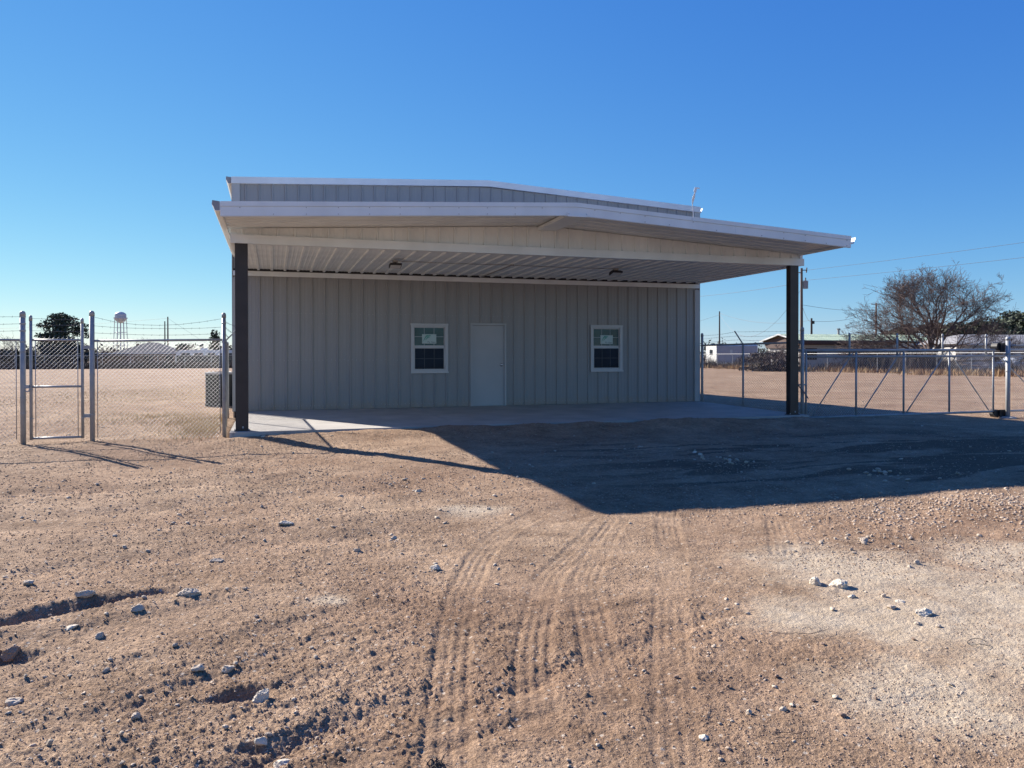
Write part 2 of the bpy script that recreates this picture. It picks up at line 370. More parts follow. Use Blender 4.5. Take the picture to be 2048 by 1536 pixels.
# ------------------------------------------------------------------ ground
def build_ground():
    rows = [0.25]
    while rows[-1] < 6000:
        r = rows[-1]
        if r < 2.2: dr = 0.12
        elif r < 22: dr = max(0.0075, r * r / 1250)
        elif r < 130: dr = min(r * r / 1250, 4.0)
        else: dr = r * 0.16
        rows.append(r + dr)
    rows = np.array(rows)
    half = R(42); dense = np.linspace(-half, half, 900)
    coarse = np.linspace(half, 2 * math.pi - half, 72)[1:-1]
    ang = np.concatenate([dense, coarse]) + YAW
    A, Rr = np.meshgrid(ang, rows)
    X = CAM[0] + np.sin(A) * Rr; Y = CAM[1] + np.cos(A) * Rr
    Z, pale, patch = ground_z(X.ravel(), Y.ravel())
    x = X.ravel(); y = Y.ravel()
    # the pad under the building and the slab lies lower than the concrete
    pad = sstep(-0.55, -0.35, x) * sstep(12.1, 11.9, x) * sstep(-4.72, -4.55, y) * sstep(20.4, 20.1, y)
    Z = Z * (1 - pad) + (-0.30) * pad
    V = np.stack([x, y, Z], 1)
    na = len(ang); nr = len(rows)
    i = np.arange(nr - 1)[:, None] * na; j = np.arange(na)[None, :]; j2 = (j + 1) % na
    F = np.stack([i + j, i + j2, i + na + j2, i + na + j], -1).reshape(-1, 4)[:, ::-1]
    c = len(V); V = np.vstack([V, [[CAM[0], CAM[1], -0.24]]])
    F = np.vstack([F, np.stack([np.full(na, c), np.arange(na), (np.arange(na) + 1) % na, np.full(na, c)], 1)[:0]])
    o = np_object('ground', V, F, ground_mat(), kind='structure', smooth=True)
    at = o.data.attributes.new('pale', 'FLOAT', 'POINT'); at.data.foreach_set('value', np.append(pale, 0).astype(np.float32))
    return o

def ground_mat():
    m = bpy.data.materials.new('bare_dirt'); m.use_nodes = True; nt = m.node_tree; b = nt.nodes['Principled BSDF']
    N = nt.nodes.new; L = nt.links.new
    b.inputs['Roughness'].default_value = 0.97; b.inputs['Specular IOR Level'].default_value = 0.12
    tc = N('ShaderNodeTexCoord')
    def noise(scale, det=5, rough=0.55):
        n = N('ShaderNodeTexNoise'); n.inputs['Scale'].default_value = scale; n.inputs['Detail'].default_value = det; n.inputs['Roughness'].default_value = rough
        L(tc.outputs['Object'], n.inputs['Vector']); return n
    def ramp(src, p0, p1, c0, c1):
        r = N('ShaderNodeValToRGB'); r.color_ramp.elements[0].position = p0; r.color_ramp.elements[1].position = p1
        r.color_ramp.elements[0].color = c0 + (1,); r.color_ramp.elements[1].color = c1 + (1,); L(src, r.inputs['Fac']); return r
    def mix(f, a, bb, blend='MIX'):
        x = N('ShaderNodeMix'); x.data_type = 'RGBA'; x.blend_type = blend
        if isinstance(f, float): x.inputs[0].default_value = f
        else: L(f, x.inputs[0])
        L(a, x.inputs[6]); L(bb, x.inputs[7]); return x.outputs[2]
    big = ramp(noise(0.33, 5, 0.6).outputs['Fac'], 0.34, 0.66, (0.342, 0.224, 0.146), (0.450, 0.322, 0.216))
    med = ramp(noise(1.7, 8, 0.68).outputs['Fac'], 0.32, 0.68, (0.58, 0.55, 0.53), (1.16, 1.17, 1.17))
    col = mix(0.9, big.outputs[0], med.outputs[0], 'MULTIPLY')
    mid = ramp(noise(13, 6, 0.7).outputs['Fac'], 0.30, 0.70, (0.66, 0.64, 0.63), (1.22, 1.22, 1.22))
    col = mix(0.85, col, mid.outputs[0], 'MULTIPLY')
    grain = ramp(noise(85, 5, 0.75).outputs['Fac'], 0.32, 0.70, (0.48, 0.45, 0.43), (1.45, 1.48, 1.50))
    col = mix(0.85, col, grain.outputs[0], 'MULTIPLY')
    # pale pebbles pressed into the dirt
    vo = N('ShaderNodeTexVoronoi'); vo.inputs['Scale'].default_value = 21; L(tc.outputs['Object'], vo.inputs['Vector'])
    pr = ramp(vo.outputs['Distance'], 0.14, 0.24, (1, 1, 1), (0, 0, 0))
    sepc = N('ShaderNodeSeparateColor'); L(vo.outputs['Color'], sepc.inputs[0])
    gt = N('ShaderNodeMath'); gt.operation = 'GREATER_THAN'; gt.inputs[1].default_value = 0.66; L(sepc.outputs[0], gt.inputs[0])
    mu = N('ShaderNodeMath'); mu.operation = 'MULTIPLY'; L(pr.outputs[0], mu.inputs[0]); L(gt.outputs[0], mu.inputs[1])
    pc = N('ShaderNodeRGB'); pc.outputs[0].default_value = (0.50, 0.42, 0.335, 1)
    col = mix(mu.outputs[0], col, pc.outputs[0])
    # caliche
    at = N('ShaderNodeAttribute'); at.attribute_name = 'pale'
    am0 = N('ShaderNodeMath'); am0.operation = 'MULTIPLY_ADD'; L(noise(3.2, 8, 0.72).outputs['Fac'], am0.inputs[0]); am0.inputs[1].default_value = 1.5; L(at.outputs['Fac'], am0.inputs[2])
    am = N('ShaderNodeMapRange'); am.interpolation_type = 'SMOOTHSTEP'; am.inputs[1].default_value = 0.84; am.inputs[2].default_value = 1.72; am.inputs[4].default_value = 0.9; L(am0.outputs[0], am.inputs[0])
    cal = ramp(noise(9, 5).outputs['Fac'], 0.3, 0.7, (0.43, 0.34, 0.240), (0.565, 0.47, 0.350))
    col = mix(am.outputs[0], col, cal.outputs[0])
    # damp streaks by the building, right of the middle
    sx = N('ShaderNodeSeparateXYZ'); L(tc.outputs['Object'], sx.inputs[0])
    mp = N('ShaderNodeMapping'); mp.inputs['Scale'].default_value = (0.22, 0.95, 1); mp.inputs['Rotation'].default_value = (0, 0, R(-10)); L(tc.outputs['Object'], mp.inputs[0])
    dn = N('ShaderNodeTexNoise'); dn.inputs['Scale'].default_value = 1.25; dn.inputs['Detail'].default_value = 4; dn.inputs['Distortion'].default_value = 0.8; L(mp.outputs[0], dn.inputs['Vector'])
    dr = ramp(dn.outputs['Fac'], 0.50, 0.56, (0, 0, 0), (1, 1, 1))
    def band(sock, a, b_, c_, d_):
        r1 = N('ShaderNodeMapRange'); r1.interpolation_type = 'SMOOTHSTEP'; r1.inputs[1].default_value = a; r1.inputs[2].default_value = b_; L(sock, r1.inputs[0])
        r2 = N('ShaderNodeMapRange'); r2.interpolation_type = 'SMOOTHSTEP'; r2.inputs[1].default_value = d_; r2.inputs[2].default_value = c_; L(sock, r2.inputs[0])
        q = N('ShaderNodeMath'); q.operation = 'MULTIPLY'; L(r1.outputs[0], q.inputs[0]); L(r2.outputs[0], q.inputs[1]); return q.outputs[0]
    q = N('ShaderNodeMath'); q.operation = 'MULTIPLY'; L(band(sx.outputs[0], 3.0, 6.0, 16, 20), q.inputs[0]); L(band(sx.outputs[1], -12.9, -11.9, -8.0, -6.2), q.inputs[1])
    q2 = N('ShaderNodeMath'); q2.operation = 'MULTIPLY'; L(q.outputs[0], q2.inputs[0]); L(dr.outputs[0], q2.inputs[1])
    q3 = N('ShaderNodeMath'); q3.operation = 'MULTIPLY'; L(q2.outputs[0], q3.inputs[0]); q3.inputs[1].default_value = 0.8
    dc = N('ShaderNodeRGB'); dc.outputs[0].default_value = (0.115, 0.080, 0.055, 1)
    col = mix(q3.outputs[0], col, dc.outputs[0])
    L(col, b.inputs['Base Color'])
    h1 = noise(38, 5, 0.65); h2 = noise(140, 4, 0.7); h3 = noise(7, 5, 0.6)
    a1 = N('ShaderNodeMath'); a1.operation = 'MULTIPLY_ADD'; L(h2.outputs['Fac'], a1.inputs[0]); a1.inputs[1].default_value = 0.40; L(h1.outputs['Fac'], a1.inputs[2])
    a2 = N('ShaderNodeMath'); a2.operation = 'MULTIPLY_ADD'; L(h3.outputs['Fac'], a2.inputs[0]); a2.inputs[1].default_value = 1.1; L(a1.outputs[0], a2.inputs[2])
    bp = N('ShaderNodeBump'); bp.inputs['Strength'].default_value = 0.8; bp.inputs['Distance'].default_value = 0.030; L(a2.outputs[0], bp.inputs['Height'])
    L(bp.outputs[0], b.inputs['Normal'])
    return m

ground = build_ground()

def gz(x, y): return float(ground_z(np.array([x]), np.array([y]))[0][0])

# concrete slab under the porch, with a thickened front edge and cut joints
def zslab(y): return 0.048 * y / 4.475 if y < 0 else 0.0
sl = MB()
xs = [-0.42, 3.80, 3.812, 7.80, 7.812, 12.02]; ys = [-4.70, -2.306, -2.294, 0.06]
for i in range(5):
    for j in range(3):
        cut = 0.012 if (i in (1, 3) or j == 1) else 0.0
        x0, x1, y0, y1 = xs[i], xs[i + 1], ys[j], ys[j + 1]
        sl.hexa([(x0, y0, -0.42), (x1, y0, -0.42), (x1, y1, -0.42), (x0, y1, -0.42),
                 (x0, y0, zslab(y0) - cut), (x1, y0, zslab(y0) - cut), (x1, y1, zslab(y1) - cut), (x0, y1, zslab(y1) - cut)])
add_dust_or_shade(M['conc'], -0.06, 0.8)  # shade of the front face painted in: concrete darkens to brown lower down
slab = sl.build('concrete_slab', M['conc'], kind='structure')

# ------------------------------------------------------------------ the metal building
XL, XR, RX = -0.578, 12.0, 5.711
DEP = 20.0
bld = thing('metal_building', 'low grey ribbed metal building with white trim and deep front porch canopy', 'building', (0, 0, 0))
PITCH = 0.3048
RIB = [(0.0, 0.0), (0.014, 0.030), (0.040, 0.030), (0.054, 0.0), (0.118, 0.0), (0.126, 0.0022), (0.150, 0.0022), (0.158, 0.0), (0.204, 0.0), (0.212, 0.0022), (0.236, 0.0022), (0.244, 0.0), (PITCH, 0.0)]

def panel(mb, x0, zlo, zhi, y=0.0, xmin=None, xmax=None, holes=(), prof=RIB, dirn=-1):
    """one ribbed sheet unit standing up, ribs towards -y; zlo, zhi are functions of x"""
    xmin = x0 if xmin is None else max(x0, xmin); xmax = x0 + PITCH if xmax is None else min(x0 + PITCH, xmax)
    us = [(x0 + u, d) for u, d in prof]
    def depth(x):
        for (ua, da), (ub, db) in zip(us[:-1], us[1:]):
            if ua <= x <= ub: return da + (db - da) * (x - ua) / max(ub - ua, 1e-9)
        return 0
    cuts = sorted(set([round(u, 5) for u, _ in us if xmin < u < xmax] + [xmin, xmax] + [h for hh in holes for h in hh[:2] if xmin < h < xmax]))
    for a, b in zip(cuts[:-1], cuts[1:]):
        mid = (a + b) / 2; spans = [(None, None)]
        for (hx0, hx1, hz0, hz1) in holes:
            if hx0 <= mid <= hx1: spans = [(None, hz0), (hz1, None)]
        ya, yb = y + dirn * depth(a), y + dirn * depth(b)
        for lo, hi in spans:
            z0a, z0b = (zlo(a), zlo(b)) if lo is None else (lo, lo)
            z1a, z1b = (zhi(a), zhi(b)) if hi is None else (hi, hi)
            if z1a - z0a < 0.004 and z1b - z0b < 0.004: continue
            mb.quad((a, ya, z0a), (b, yb, z0b), (b, yb, z1b), (a, ya, z1a))

WIN = [(3.675, 4.635, 0.885, 2.145), (8.625, 9.575, 0.885, 2.155)]
DOOR = (5.235, 6.205, -0.05, 2.165)
holes = [(a + .03, b - .03, c + .03, d - .03) for a, b, c, d in WIN] + [(DOOR[0] + .03, DOOR[1] - .03, -1, DOOR[3] - .03)]
zbase = lambda x: 0.004
zmid = lambda x: 3.30
plain = None
for i in range(-2, 40):
    x0 = i * PITCH
    if x0 + PITCH <= XL or x0 >= XR: continue
    hit = any(h[0] < x0 + PITCH and h[1] > x0 for h in holes); edge = x0 < XL or x0 + PITCH > XR
    full = [h for h in holes if h[0] <= x0 + 1e-6 and h[1] >= x0 + PITCH - 1e-6]
    if full:
        lo_, hi_ = full[0][2], full[0][3]
        if lo_ > 0.1: mb = MB(); panel(mb, x0, zbase, lambda x: lo_); mb.build('wall_panel', M['wall'], bld)
        mb = MB(); panel(mb, x0, lambda x: hi_, zmid); mb.build('wall_panel', M['wall'], bld)
    elif hit or edge or plain is None:
        mb = MB(); panel(mb, x0, zbase, zmid, 0.0, XL, XR, holes)
        if not hit and not edge:
            me = mb.mesh('wall_panel', M['wall'], (x0, 0, 0)); plain = me
            o = bpy.data.objects.new('wall_panel', me); COL.objects.link(o); o.parent = bld; o.location = (x0, 0, 0)
        else: mb.build('wall_panel', M['wall'], bld)
    else:
        o = bpy.data.objects.new('wall_panel', plain); COL.objects.link(o); o.parent = bld; o.location = (x0, 0, 0)
sw = MB()
for i in range(-1, 40):
    for u in (0.075, 0.185, 0.285):
        x = i * PITCH + u
        if x > XR - 0.2 or x < XL + 0.2: continue
        for z in (0.10, 1.22, 2.36):
            zz = z + random.uniform(-.012, .012)
            if any(h[0] - .06 < x < h[1] + .06 and h[2] - .06 < zz < h[3] + .06 for h in holes): continue
            sw.box(x - .007, x + .007, -.0055, -.0005, zz - .007, zz + .007)
sw.build('screw_head', M['trimgrey'], bld, kind='stuff')
# upper gable above the canopy roof
rake_lo = lambda x: 5.70 - (5.70 - 5.40) * abs(x - RX) / (XR - RX) + 0.03
for i in range(-2, 40):
    x0 = i * PITCH
    if x0 + PITCH <= XL or x0 >= XR: continue
    mb = MB(); panel(mb, x0, lambda x: 3.304, rake_lo, 0.0, XL, XR); mb.build('wall_panel', M['wall'], bld)
# the other three walls
def side_wall(xw, sgn):
    mb = MB(); k = int(DEP / PITCH)
    for j in range(k + 1):
        for (ua, da), (ub, db) in zip(RIB[:-1], RIB[1:]):
            ya, yb = 0.02 + j * PITCH + ua, min(0.02 + j * PITCH + ub, DEP)
            if ya >= DEP: continue
            q = [(xw + sgn * da, ya, -0.3), (xw + sgn * db, yb, -0.3), (xw + sgn * db, yb, 5.40), (xw + sgn * da, ya, 5.40)]
            mb.quad(*q)
    mb.build('side_wall', M['wall'], bld)
side_wall(XL + 0.03, -1); side_wall(XR - 0.03, 1)
MB().box(XL + 0.04, XR - 0.04, DEP - 0.05, DEP, -0.3, 5.40).build('back_wall', M['wall'], bld)
MB().box(XL + 0.1, XR - 0.1, 0.3, DEP - 0.1, 0.001, 0.01).build('floor', M['conc'], bld)
# main roof: two planes with rake trim along the front and gutters along the eaves
def roofz(x, top=5.90, eave=5.565): return top - (top - eave) * abs(x - RX) / (XR - RX)
for a, b in ((XL - 0.02, RX), (RX, XR + 0.02)):
    mb = MB()
    mb.hexa([(a, 0.0, roofz(a) - 0.09), (b, 0.0, roofz(b) - 0.09), (b, DEP, roofz(b) - 0.09), (a, DEP, roofz(a) - 0.09),
             (a, 0.0, roofz(a) - 0.015), (b, 0.0, roofz(b) - 0.015), (b, DEP, roofz(b) - 0.015), (a, DEP, roofz(a) - 0.015)])
    mb.build('roof', M['white'], bld)
    t = MB()
    t.hexa([(a, -0.075, roofz(a) - 0.155), (b, -0.075, roofz(b) - 0.155), (b, -0.004, roofz(b) - 0.155), (a, -0.004, roofz(a) - 0.155),
            (a, -0.075, roofz(a)), (b, -0.075, roofz(b)), (b, -0.004, roofz(b)), (a, -0.004, roofz(a))])
    t.build('rake_trim', M['white'], bld)
for xw, sg in ((XL, -1), (XR, 1)):
    mb = MB()
    mb.box(min(xw, xw - sg * 0.15), max(xw, xw - sg * 0.15), -0.052, -0.033, 0.004, 3.19)
    mb.box(min(xw - sg * 0.15, xw - sg * 0.158), max(xw - sg * 0.15, xw - sg * 0.158), -0.044, -0.001, 0.004, 3.19)
    mb.box(min(xw, xw - sg * 0.17), max(xw, xw - sg * 0.17), -0.052, -0.033, 3.70, 5.42)
    mb.box(min(xw + sg * 0.002, xw + sg * 0.016), max(xw + sg * 0.002, xw + sg * 0.016), -0.05, 0.12, 0.004, 5.42)
    mb.build('corner_trim', M['trimgrey'], bld)

def gutter(xw, sg, y0, y1, ztop, parent, dark_end=True):
    """K-profile gutter hung on an eave, open on top"""
    h, w, t = 0.135, 0.125, 0.006
    out = [(0, 0), (0, -h), (w * 0.62, -h), (w * 0.80, -h * 0.55), (w, -h * 0.30), (w, 0)]
    inn = [(w - t, 0), (w - t, -h * 0.28), (w * 0.78, -h * 0.5), (w * 0.60, -h + t), (t, -h + t), (t, 0)]
    prof = [(xw + sg * a, ztop + b) for a, b in out + inn]
    mb = MB(); mb.extrude(prof, 'y', y0, y1)
    g = mb.build('gutter', M['white'], parent)
    if sg > 0: return g      # this end stands open
    c = MB(); e = [(xw + sg * a, ztop + b) for a, b in [(t, 0.018), (t, -h + t), (w * 0.60, -h + t), (w - t, -h * 0.28), (w - t, 0.03)]]
    c.extrude(e, 'y', y0 + 0.004, y0 + 0.010); c.build('end_cap', M['capgrey'] if dark_end else M['white'], g)
    n = 0
    return g
gutter(XL - 0.02, -1, 0.02, DEP, 5.555, bld); gutter(XR + 0.02, 1, 0.02, DEP, 5.555, bld, False)

# ---- porch canopy
YC, YO = -4.475, -6.149
CL, CR = XL + 0.105, XR - 0.105
def canz(x): return 4.150 - (4.150 - 3.812) * abs(x - RX) / (CR - RX)        # top of the fascia
def undz(x): return 3.985 - (3.985 - 3.640) * abs(x - RX) / (CR - RX)        # underside of the roof sheets
can = MB()
for a, b in ((CL, RX), (RX, CR)):      # roof deck over the sheets
    can.hexa([(a, YO + 0.03, undz(a) + 0.076), (b, YO + 0.03, undz(b) + 0.076), (b, -0.056, undz(b) + 0.076), (a, -0.056, undz(a) + 0.076),
              (a, YO + 0.03, undz(a) + 0.13), (b, YO + 0.03, undz(b) + 0.13), (b, -0.056, undz(b) + 0.13), (a, -0.056, undz(a) + 0.13)])
can = can.build('canopy', M['white'], bld)
# sheets seen from below: ribs run down the slope
def under_sheet(y0, a, b, ymax=-0.06):
    mb = MB(); P_ = [(0, 0), (0.10, 0), (0.112, 0.038), (0.158, 0.038), (0.170, 0), (PITCH, 0)]
    for (ua, da), (ub, db) in zip(P_[:-1], P_[1:]):
        ya, yb = y0 + ua, min(y0 + ub, ymax)
        if ya >= ymax: continue
        mb.quad((a, ya, undz(a) + 0.006 + da), (a, yb, undz(a) + 0.006 + db), (b, yb, undz(b) + 0.006 + db), (b, ya, undz(b) + 0.006 + da))
    return mb
y = YO + 0.02
while y < -0.1:
    for a, b in ((CL + 0.02, RX - 0.10), (RX + 0.10, CR - 0.02)): under_sheet(y, a, b).build('roof_panel', M['white'], can)
    y += PITCH
rt = MB(); rt.box(RX - 0.20, RX + 0.19, YO - 0.03, YC - 0.03, 3.888, 3.896)
rt.box(RX - 0.20, RX + 0.19, YO - 0.034, YO - 0.0301, 3.884, 3.922)
for q_ in (-0.20, 0.186): rt.box(RX + q_, RX + q_ + 0.004, YO - 0.03, YC - 0.03, 3.896, 3.955)
rt.build('ridge_trim', M['white'], can)
# front fascia: a lower face and a lapped cap strip over it, each slope in one length with a lap joint
def rake(mb, a, b, y0, y1, t0, t1):
    mb.hexa([(a, y0, canz(a) + t0), (b, y0, canz(b) + t0), (b, y1, canz(b) + t0), (a, y1, canz(a) + t0),
             (a, y0, canz(a) + t1), (b, y0, canz(b) + t1), (b, y1, canz(b) + t1), (a, y1, canz(a) + t1)])
for a, b in ((CL, 2.05), (2.05, RX), (RX, 9.1), (9.1, CR)):
    o = 0.003 if a in (2.05, 9.1) else 0.0
    f = MB(); rake(f, a, b, YO - o, YO + 0.03, -0.232, -0.082); rake(f, a, b, YO - 0.010 - o, YO + 0.03, -0.079, 0.0)
    rake(f, a, b, YO + 0.002, YO + 0.045, -0.242, -0.234)
    f.build('fascia', M['white'], can)
sc = MB()
for k in range(24):
    x = CL + 0.3 + k * 0.52
    for dz in (-0.10, -0.21):
        if random.random() < 0.55: sc.box(x - 0.006, x + 0.006, YO - 0.016, YO - 0.002, canz(x) + dz - 0.006, canz(x) + dz + 0.006)
sc.build('screw_head', M['galv'], can, kind='stuff')
# eave trims and gutters along both sides of the canopy
for xw, sg in ((CL, -1), (CR, 1)):
    mb = MB(); mb.box(min(xw, xw - sg * 0.03), max(xw, xw - sg * 0.03), YO + 0.05, -0.06, 3.60, 3.70)
    mb.build('eave_trim', M['white'], can)
    gutter(xw + sg * 0.002, sg, YO + 0.0, -0.06, 3.795, can, sg < 0)
# front gable panels over the beam
for i in range(-2, 40):
    x0 = i * PITCH + 0.09
    if x0 + PITCH <= -0.40 or x0 >= XR - 0.1: continue
    mb = MB(); panel(mb, x0, lambda x: 3.50, lambda x: undz(x) - 0.004, YC - 0.02, -0.40, XR - 0.1); mb.build('gable_panel', M['white'], can)
MB().box(XR - 0.10, XR - 0.03, YC - 0.06, YC + 0.02, 3.50, 3.64).build('corner_trim', M['white'], can)
bm_ = MB(); bm_.box(-0.40, XR - 0.02, YC - 0.10, YC - 0.07, 3.372, 3.532); bm_.box(-0.40, XR - 0.02, YC - 0.069, YC + 0.10, 3.378, 3.40)
bm_.box(-0.40, XR - 0.02, YC - 0.069, YC - 0.056, 3.50, 3.528)
bm_.build('beam_trim', M['white'], can)
# flat ceiling of ribbed sheets running front to back, ribs hanging down
def ceil_sheet():
    mb = MB(); P_ = [(0, 0.0), (0.012, -0.034), (0.060, -0.034), (0.072, 0.0), (0.13, 0), (0.136, -0.005), (0.16, -0.005), (0.166, 0), (0.215, 0), (0.221, -0.005), (0.245, -0.005), (0.251, 0), (PITCH, 0)]
    for (ua, da), (ub, db) in zip(P_[:-1], P_[1:]):
        mb.quad((ua, YC + 0.101, 3.408 + da), (ua, -0.045, 3.408 + da), (ub, -0.045, 3.408 + db), (ub, YC + 0.101, 3.408 + db))
    return mb.mesh('soffit_panel', M['white'])
cme = ceil_sheet()
for i in range(-1, 39):
    o = bpy.data.objects.new('soffit_panel', cme); COL.objects.link(o); o.parent = can; o.location = (i * PITCH - 0.03, 0, 0)
MB().box(-0.40, -0.335, YC + 0.1, -0.05, 3.37, 3.43).build('soffit_trim', M['white'], can)
MB().box(XR - 0.13, XR - 0.02, YC + 0.1, -0.05, 3.37, 3.43).build('soffit_trim', M['white'], can)
for a, b in ((XL + 0.01, 2.45), (2.45, 8.4), (8.4, XR - 0.0)):
    o = 0.002 if a > 2 and a < 8 else 0.0
    MB().box(a, b, -0.056 - o, -0.036, 3.235, 3.352).build('wall_trim', M['white'], can)
    MB().box(a + .01, b - .01, -0.0355, -0.002, 3.355, 3.405).build('closure_strip', M['dark'], can)
for cx in (-0.215, 11.735):
    c = MB(); zb = zslab(-4.475)
    c.box(cx - 0.11, cx + 0.11, YC - 0.075, YC + 0.075, zb - 0.004, 3.376)
    c.box(cx - 0.135, cx + 0.135, YC - 0.10, YC + 0.10, zb - 0.004, zb + 0.014)
    col_ = c.build('column', M['bronze'], can)
    b_ = MB()
    for dx in (-0.122, 0.122): b_.tube([(cx + dx, YC - 0.085, zb + 0.01), (cx + dx, YC - 0.085, zb + 0.04)], 0.010, 6)
    b_.box(cx + 0.005, cx + 0.03, YC - 0.082, YC - 0.0755, zb + 0.05, zb + 0.085)
    b_.build('anchor_bolt', M['galv'], col_)

# ---- windows and door
def text_mesh(txt, size, m, x, y, z, parent, name='lettering'):
    c = bpy.data.curves.new(name, 'FONT'); c.body = txt; c.size = size; c.extrude = 0.0004; c.align_x = 'LEFT'
    o = bpy.data.objects.new(name, c); COL.objects.link(o)
    dg = bpy.context.evaluated_depsgraph_get(); me = bpy.data.meshes.new_from_object(o.evaluated_get(dg)); bpy.data.objects.remove(o)
    me.transform(Matrix.Rotation(R(90), 4, 'X')); me.materials.clear(); me.materials.append(m)
    t = bpy.data.objects.new(name, me); COL.objects.link(t); t.parent = parent; t.location = (x, y, z); return t

for wi, (x0, x1, z0, z1) in enumerate(WIN):
    fr = MB(); fw = 0.075
    fr.box(x0, x0 + fw, -0.052, 0.10, z0, z1 - 0.045); fr.box(x1 - fw, x1, -0.052, 0.10, z0, z1 - 0.045)
    fr.box(x0 + fw + .001, x1 - fw - .001, -0.049, 0.10, z0, z0 + fw); fr.box(x0 + fw + .001, x1 - fw - .001, -0.046, 0.10, z1 - 0.044 - fw * .55, z1 - 0.046)
    fr.box(x0 - 0.012, x1 + 0.006, -0.064, -0.002, z1 - 0.044, z1); fr.box(x0 - 0.006, x1 + 0.018, -0.066, -0.053, z0 - 0.012, z0 + 0.028)
    w = fr.build('window', M['vinyl'], bld)
    zm = z0 + 0.52 * (z1 - z0)
    ix0, ix1 = x0 + fw + 0.002, x1 - fw - 0.002
    for nm, za, zb, yy in (('upper_sash', zm, z1 - 0.087, 0.0), ('lower_sash', z0 + fw + .002, zm - .002, -0.022)):
        s_ = MB(); k = 0.022 if nm == 'upper_sash' else 0.028
        s_.box(ix0, ix0 + k, yy, yy + 0.045, za, zb); s_.box(ix1 - k, ix1, yy, yy + 0.045, za, zb)
        bt = 0.045 if nm == 'upper_sash' else 0.022
        s_.box(ix0 + k, ix1 - k, yy + .001, yy + 0.045, za, za + bt); s_.box(ix0 + k, ix1 - k, yy + .001, yy + 0.045, zb - k, zb)
        s_.build(nm, M['vinyl'], w)
        gx0, gx1, gz0, gz1 = ix0 + k, ix1 - k, za + bt, zb - k
        yg = yy + 0.022
        cxs = [gx0, gx0 + (gx1 - gx0) / 3, gx0 + 2 * (gx1 - gx0) / 3, gx1]; czs = [gz0, (gz0 + gz1) / 2, gz1]
        for a in range(3):
            for b in range(2):
                MB().box(cxs[a], cxs[a + 1], yg, yg + 0.006, czs[b], czs[b + 1]).build('pane', M['glass' if nm == 'upper_sash' else 'glassdark'], w)
        mu = MB()
        for xx in cxs[1:3]: mu.box(xx - 0.008, xx + 0.008, yg - 0.006, yg - 0.001, gz0, gz1)
        mu.box(gx0, gx1, yg - 0.0075, yg - 0.0065, czs[1] - 0.008, czs[1] + 0.008)
        mu.build('muntin', M['muntin' if nm == 'upper_sash' else 'muntindark'], w)
        if nm == 'lower_sash':
            # screen in front of the lower half: a fine woven sheet of real wires would be far below a pixel
            f = MB(); e = 0.016
            f.box(gx0 - .004, gx1 + .004, yy - 0.012, yy - 0.004, gz0 + 0.028, gz0 + 0.040)
            f.build('screen_bar', M['screen'], w)
            for hx in (gx0 + 0.08, gx1 - 0.10): MB().box(hx, hx + 0.03, yy - 0.016, yy - 0.002, gz0 + 0.006, gz0 + 0.022).build('latch', M['black'], w)
        else:
            cx_, cz_ = (gx0 + gx1) / 2 + (0.0 if wi == 0 else 0.02), gz0 + (gz1 - gz0) * 0.36
            st = MB(); st.box(cx_ - 0.185, cx_ + 0.185, yg - 0.011, yg - 0.009, cz_ - 0.115, cz_ + 0.125)
            st.build('sticker', M['paper'], w)
            lf = MB()      # the two green leaf strokes printed on the sticker
            for (ax, az, bx, bz, th) in ((-0.15, -0.05, -0.03, 0.10, 0.028), (-0.10, -0.03, 0.02, 0.055, 0.020), (-0.05, 0.06, 0.05, 0.075, 0.014)):
                n_ = 6; top = []; bot = []
                for q in range(n_ + 1):
                    t_ = q / n_; px_ = ax + (bx - ax) * t_; pz_ = az + (bz - az) * t_ + 0.03 * math.sin(math.pi * t_); wth = th * math.sin(math.pi * (0.1 + 0.8 * t_))
                    top.append((cx_ + px_, pz_ + cz_ + wth)); bot.append((cx_ + px_, pz_ + cz_ - wth))
                lf.extrude([(p[0], p[1]) for p in top + bot[::-1]], 'y', yg - 0.0125, yg - 0.0115)
            lf.build('leaf_print', M['print'], w)
            text_mesh('Ply Gem', 0.062, M['printdark'], cx_ - 0.045, yg - 0.0118, cz_ - 0.098, w)
    # inner lining so the room behind is a dark box
dx0, dx1, dz0, dz1 = DOOR[0], DOOR[1], 0.004, DOOR[3]
d = MB(); d.box(dx0 + 0.052, dx1 - 0.052, -0.004, 0.040, 0.014, dz1 - 0.055)
door = d.build('door', M['doorpaint'], bld)
f = MB(); f.box(dx0, dx0 + 0.05, -0.056, 0.08, dz0, dz1); f.box(dx1 - 0.05, dx1, -0.056, 0.08, dz0, dz1); f.box(dx0 + 0.05, dx1 - 0.05, -0.055, 0.08, dz1 - 0.05, dz1)
f.build('door_frame', M['doorpaint'], door)
f = MB(); f.box(dx0 - 0.022, dx0, -0.040, -0.002, dz0, dz1 + 0.02); f.box(dx1, dx1 + 0.012, -0.040, -0.002, dz0, dz1 + 0.02); f.box(dx0, dx1, -0.040, -0.002, dz1, dz1 + 0.02)
f.build('trim', M['wall'], door)
f = MB(); f.box(dx0 + 0.05, dx1 - 0.05, -0.05, 0.05, 0.003, 0.013); f.build('threshold', M['galv'], door)
h = MB(); hx, hz = dx1 - 0.125, 1.075
MB().tube([(hx, -0.0045, hz), (hx, -0.012, hz)], 0.043, 16).build('rosette', M['capgrey'], door)
h.tube([(hx, -0.004, hz), (hx, -0.022, hz)], 0.034, 14); h.tube([(hx, -0.022, hz), (hx, -0.055, hz)], 0.014, 10)
h.lathe([(0.0, 0)], (0, 0, 0), 3) if False else None
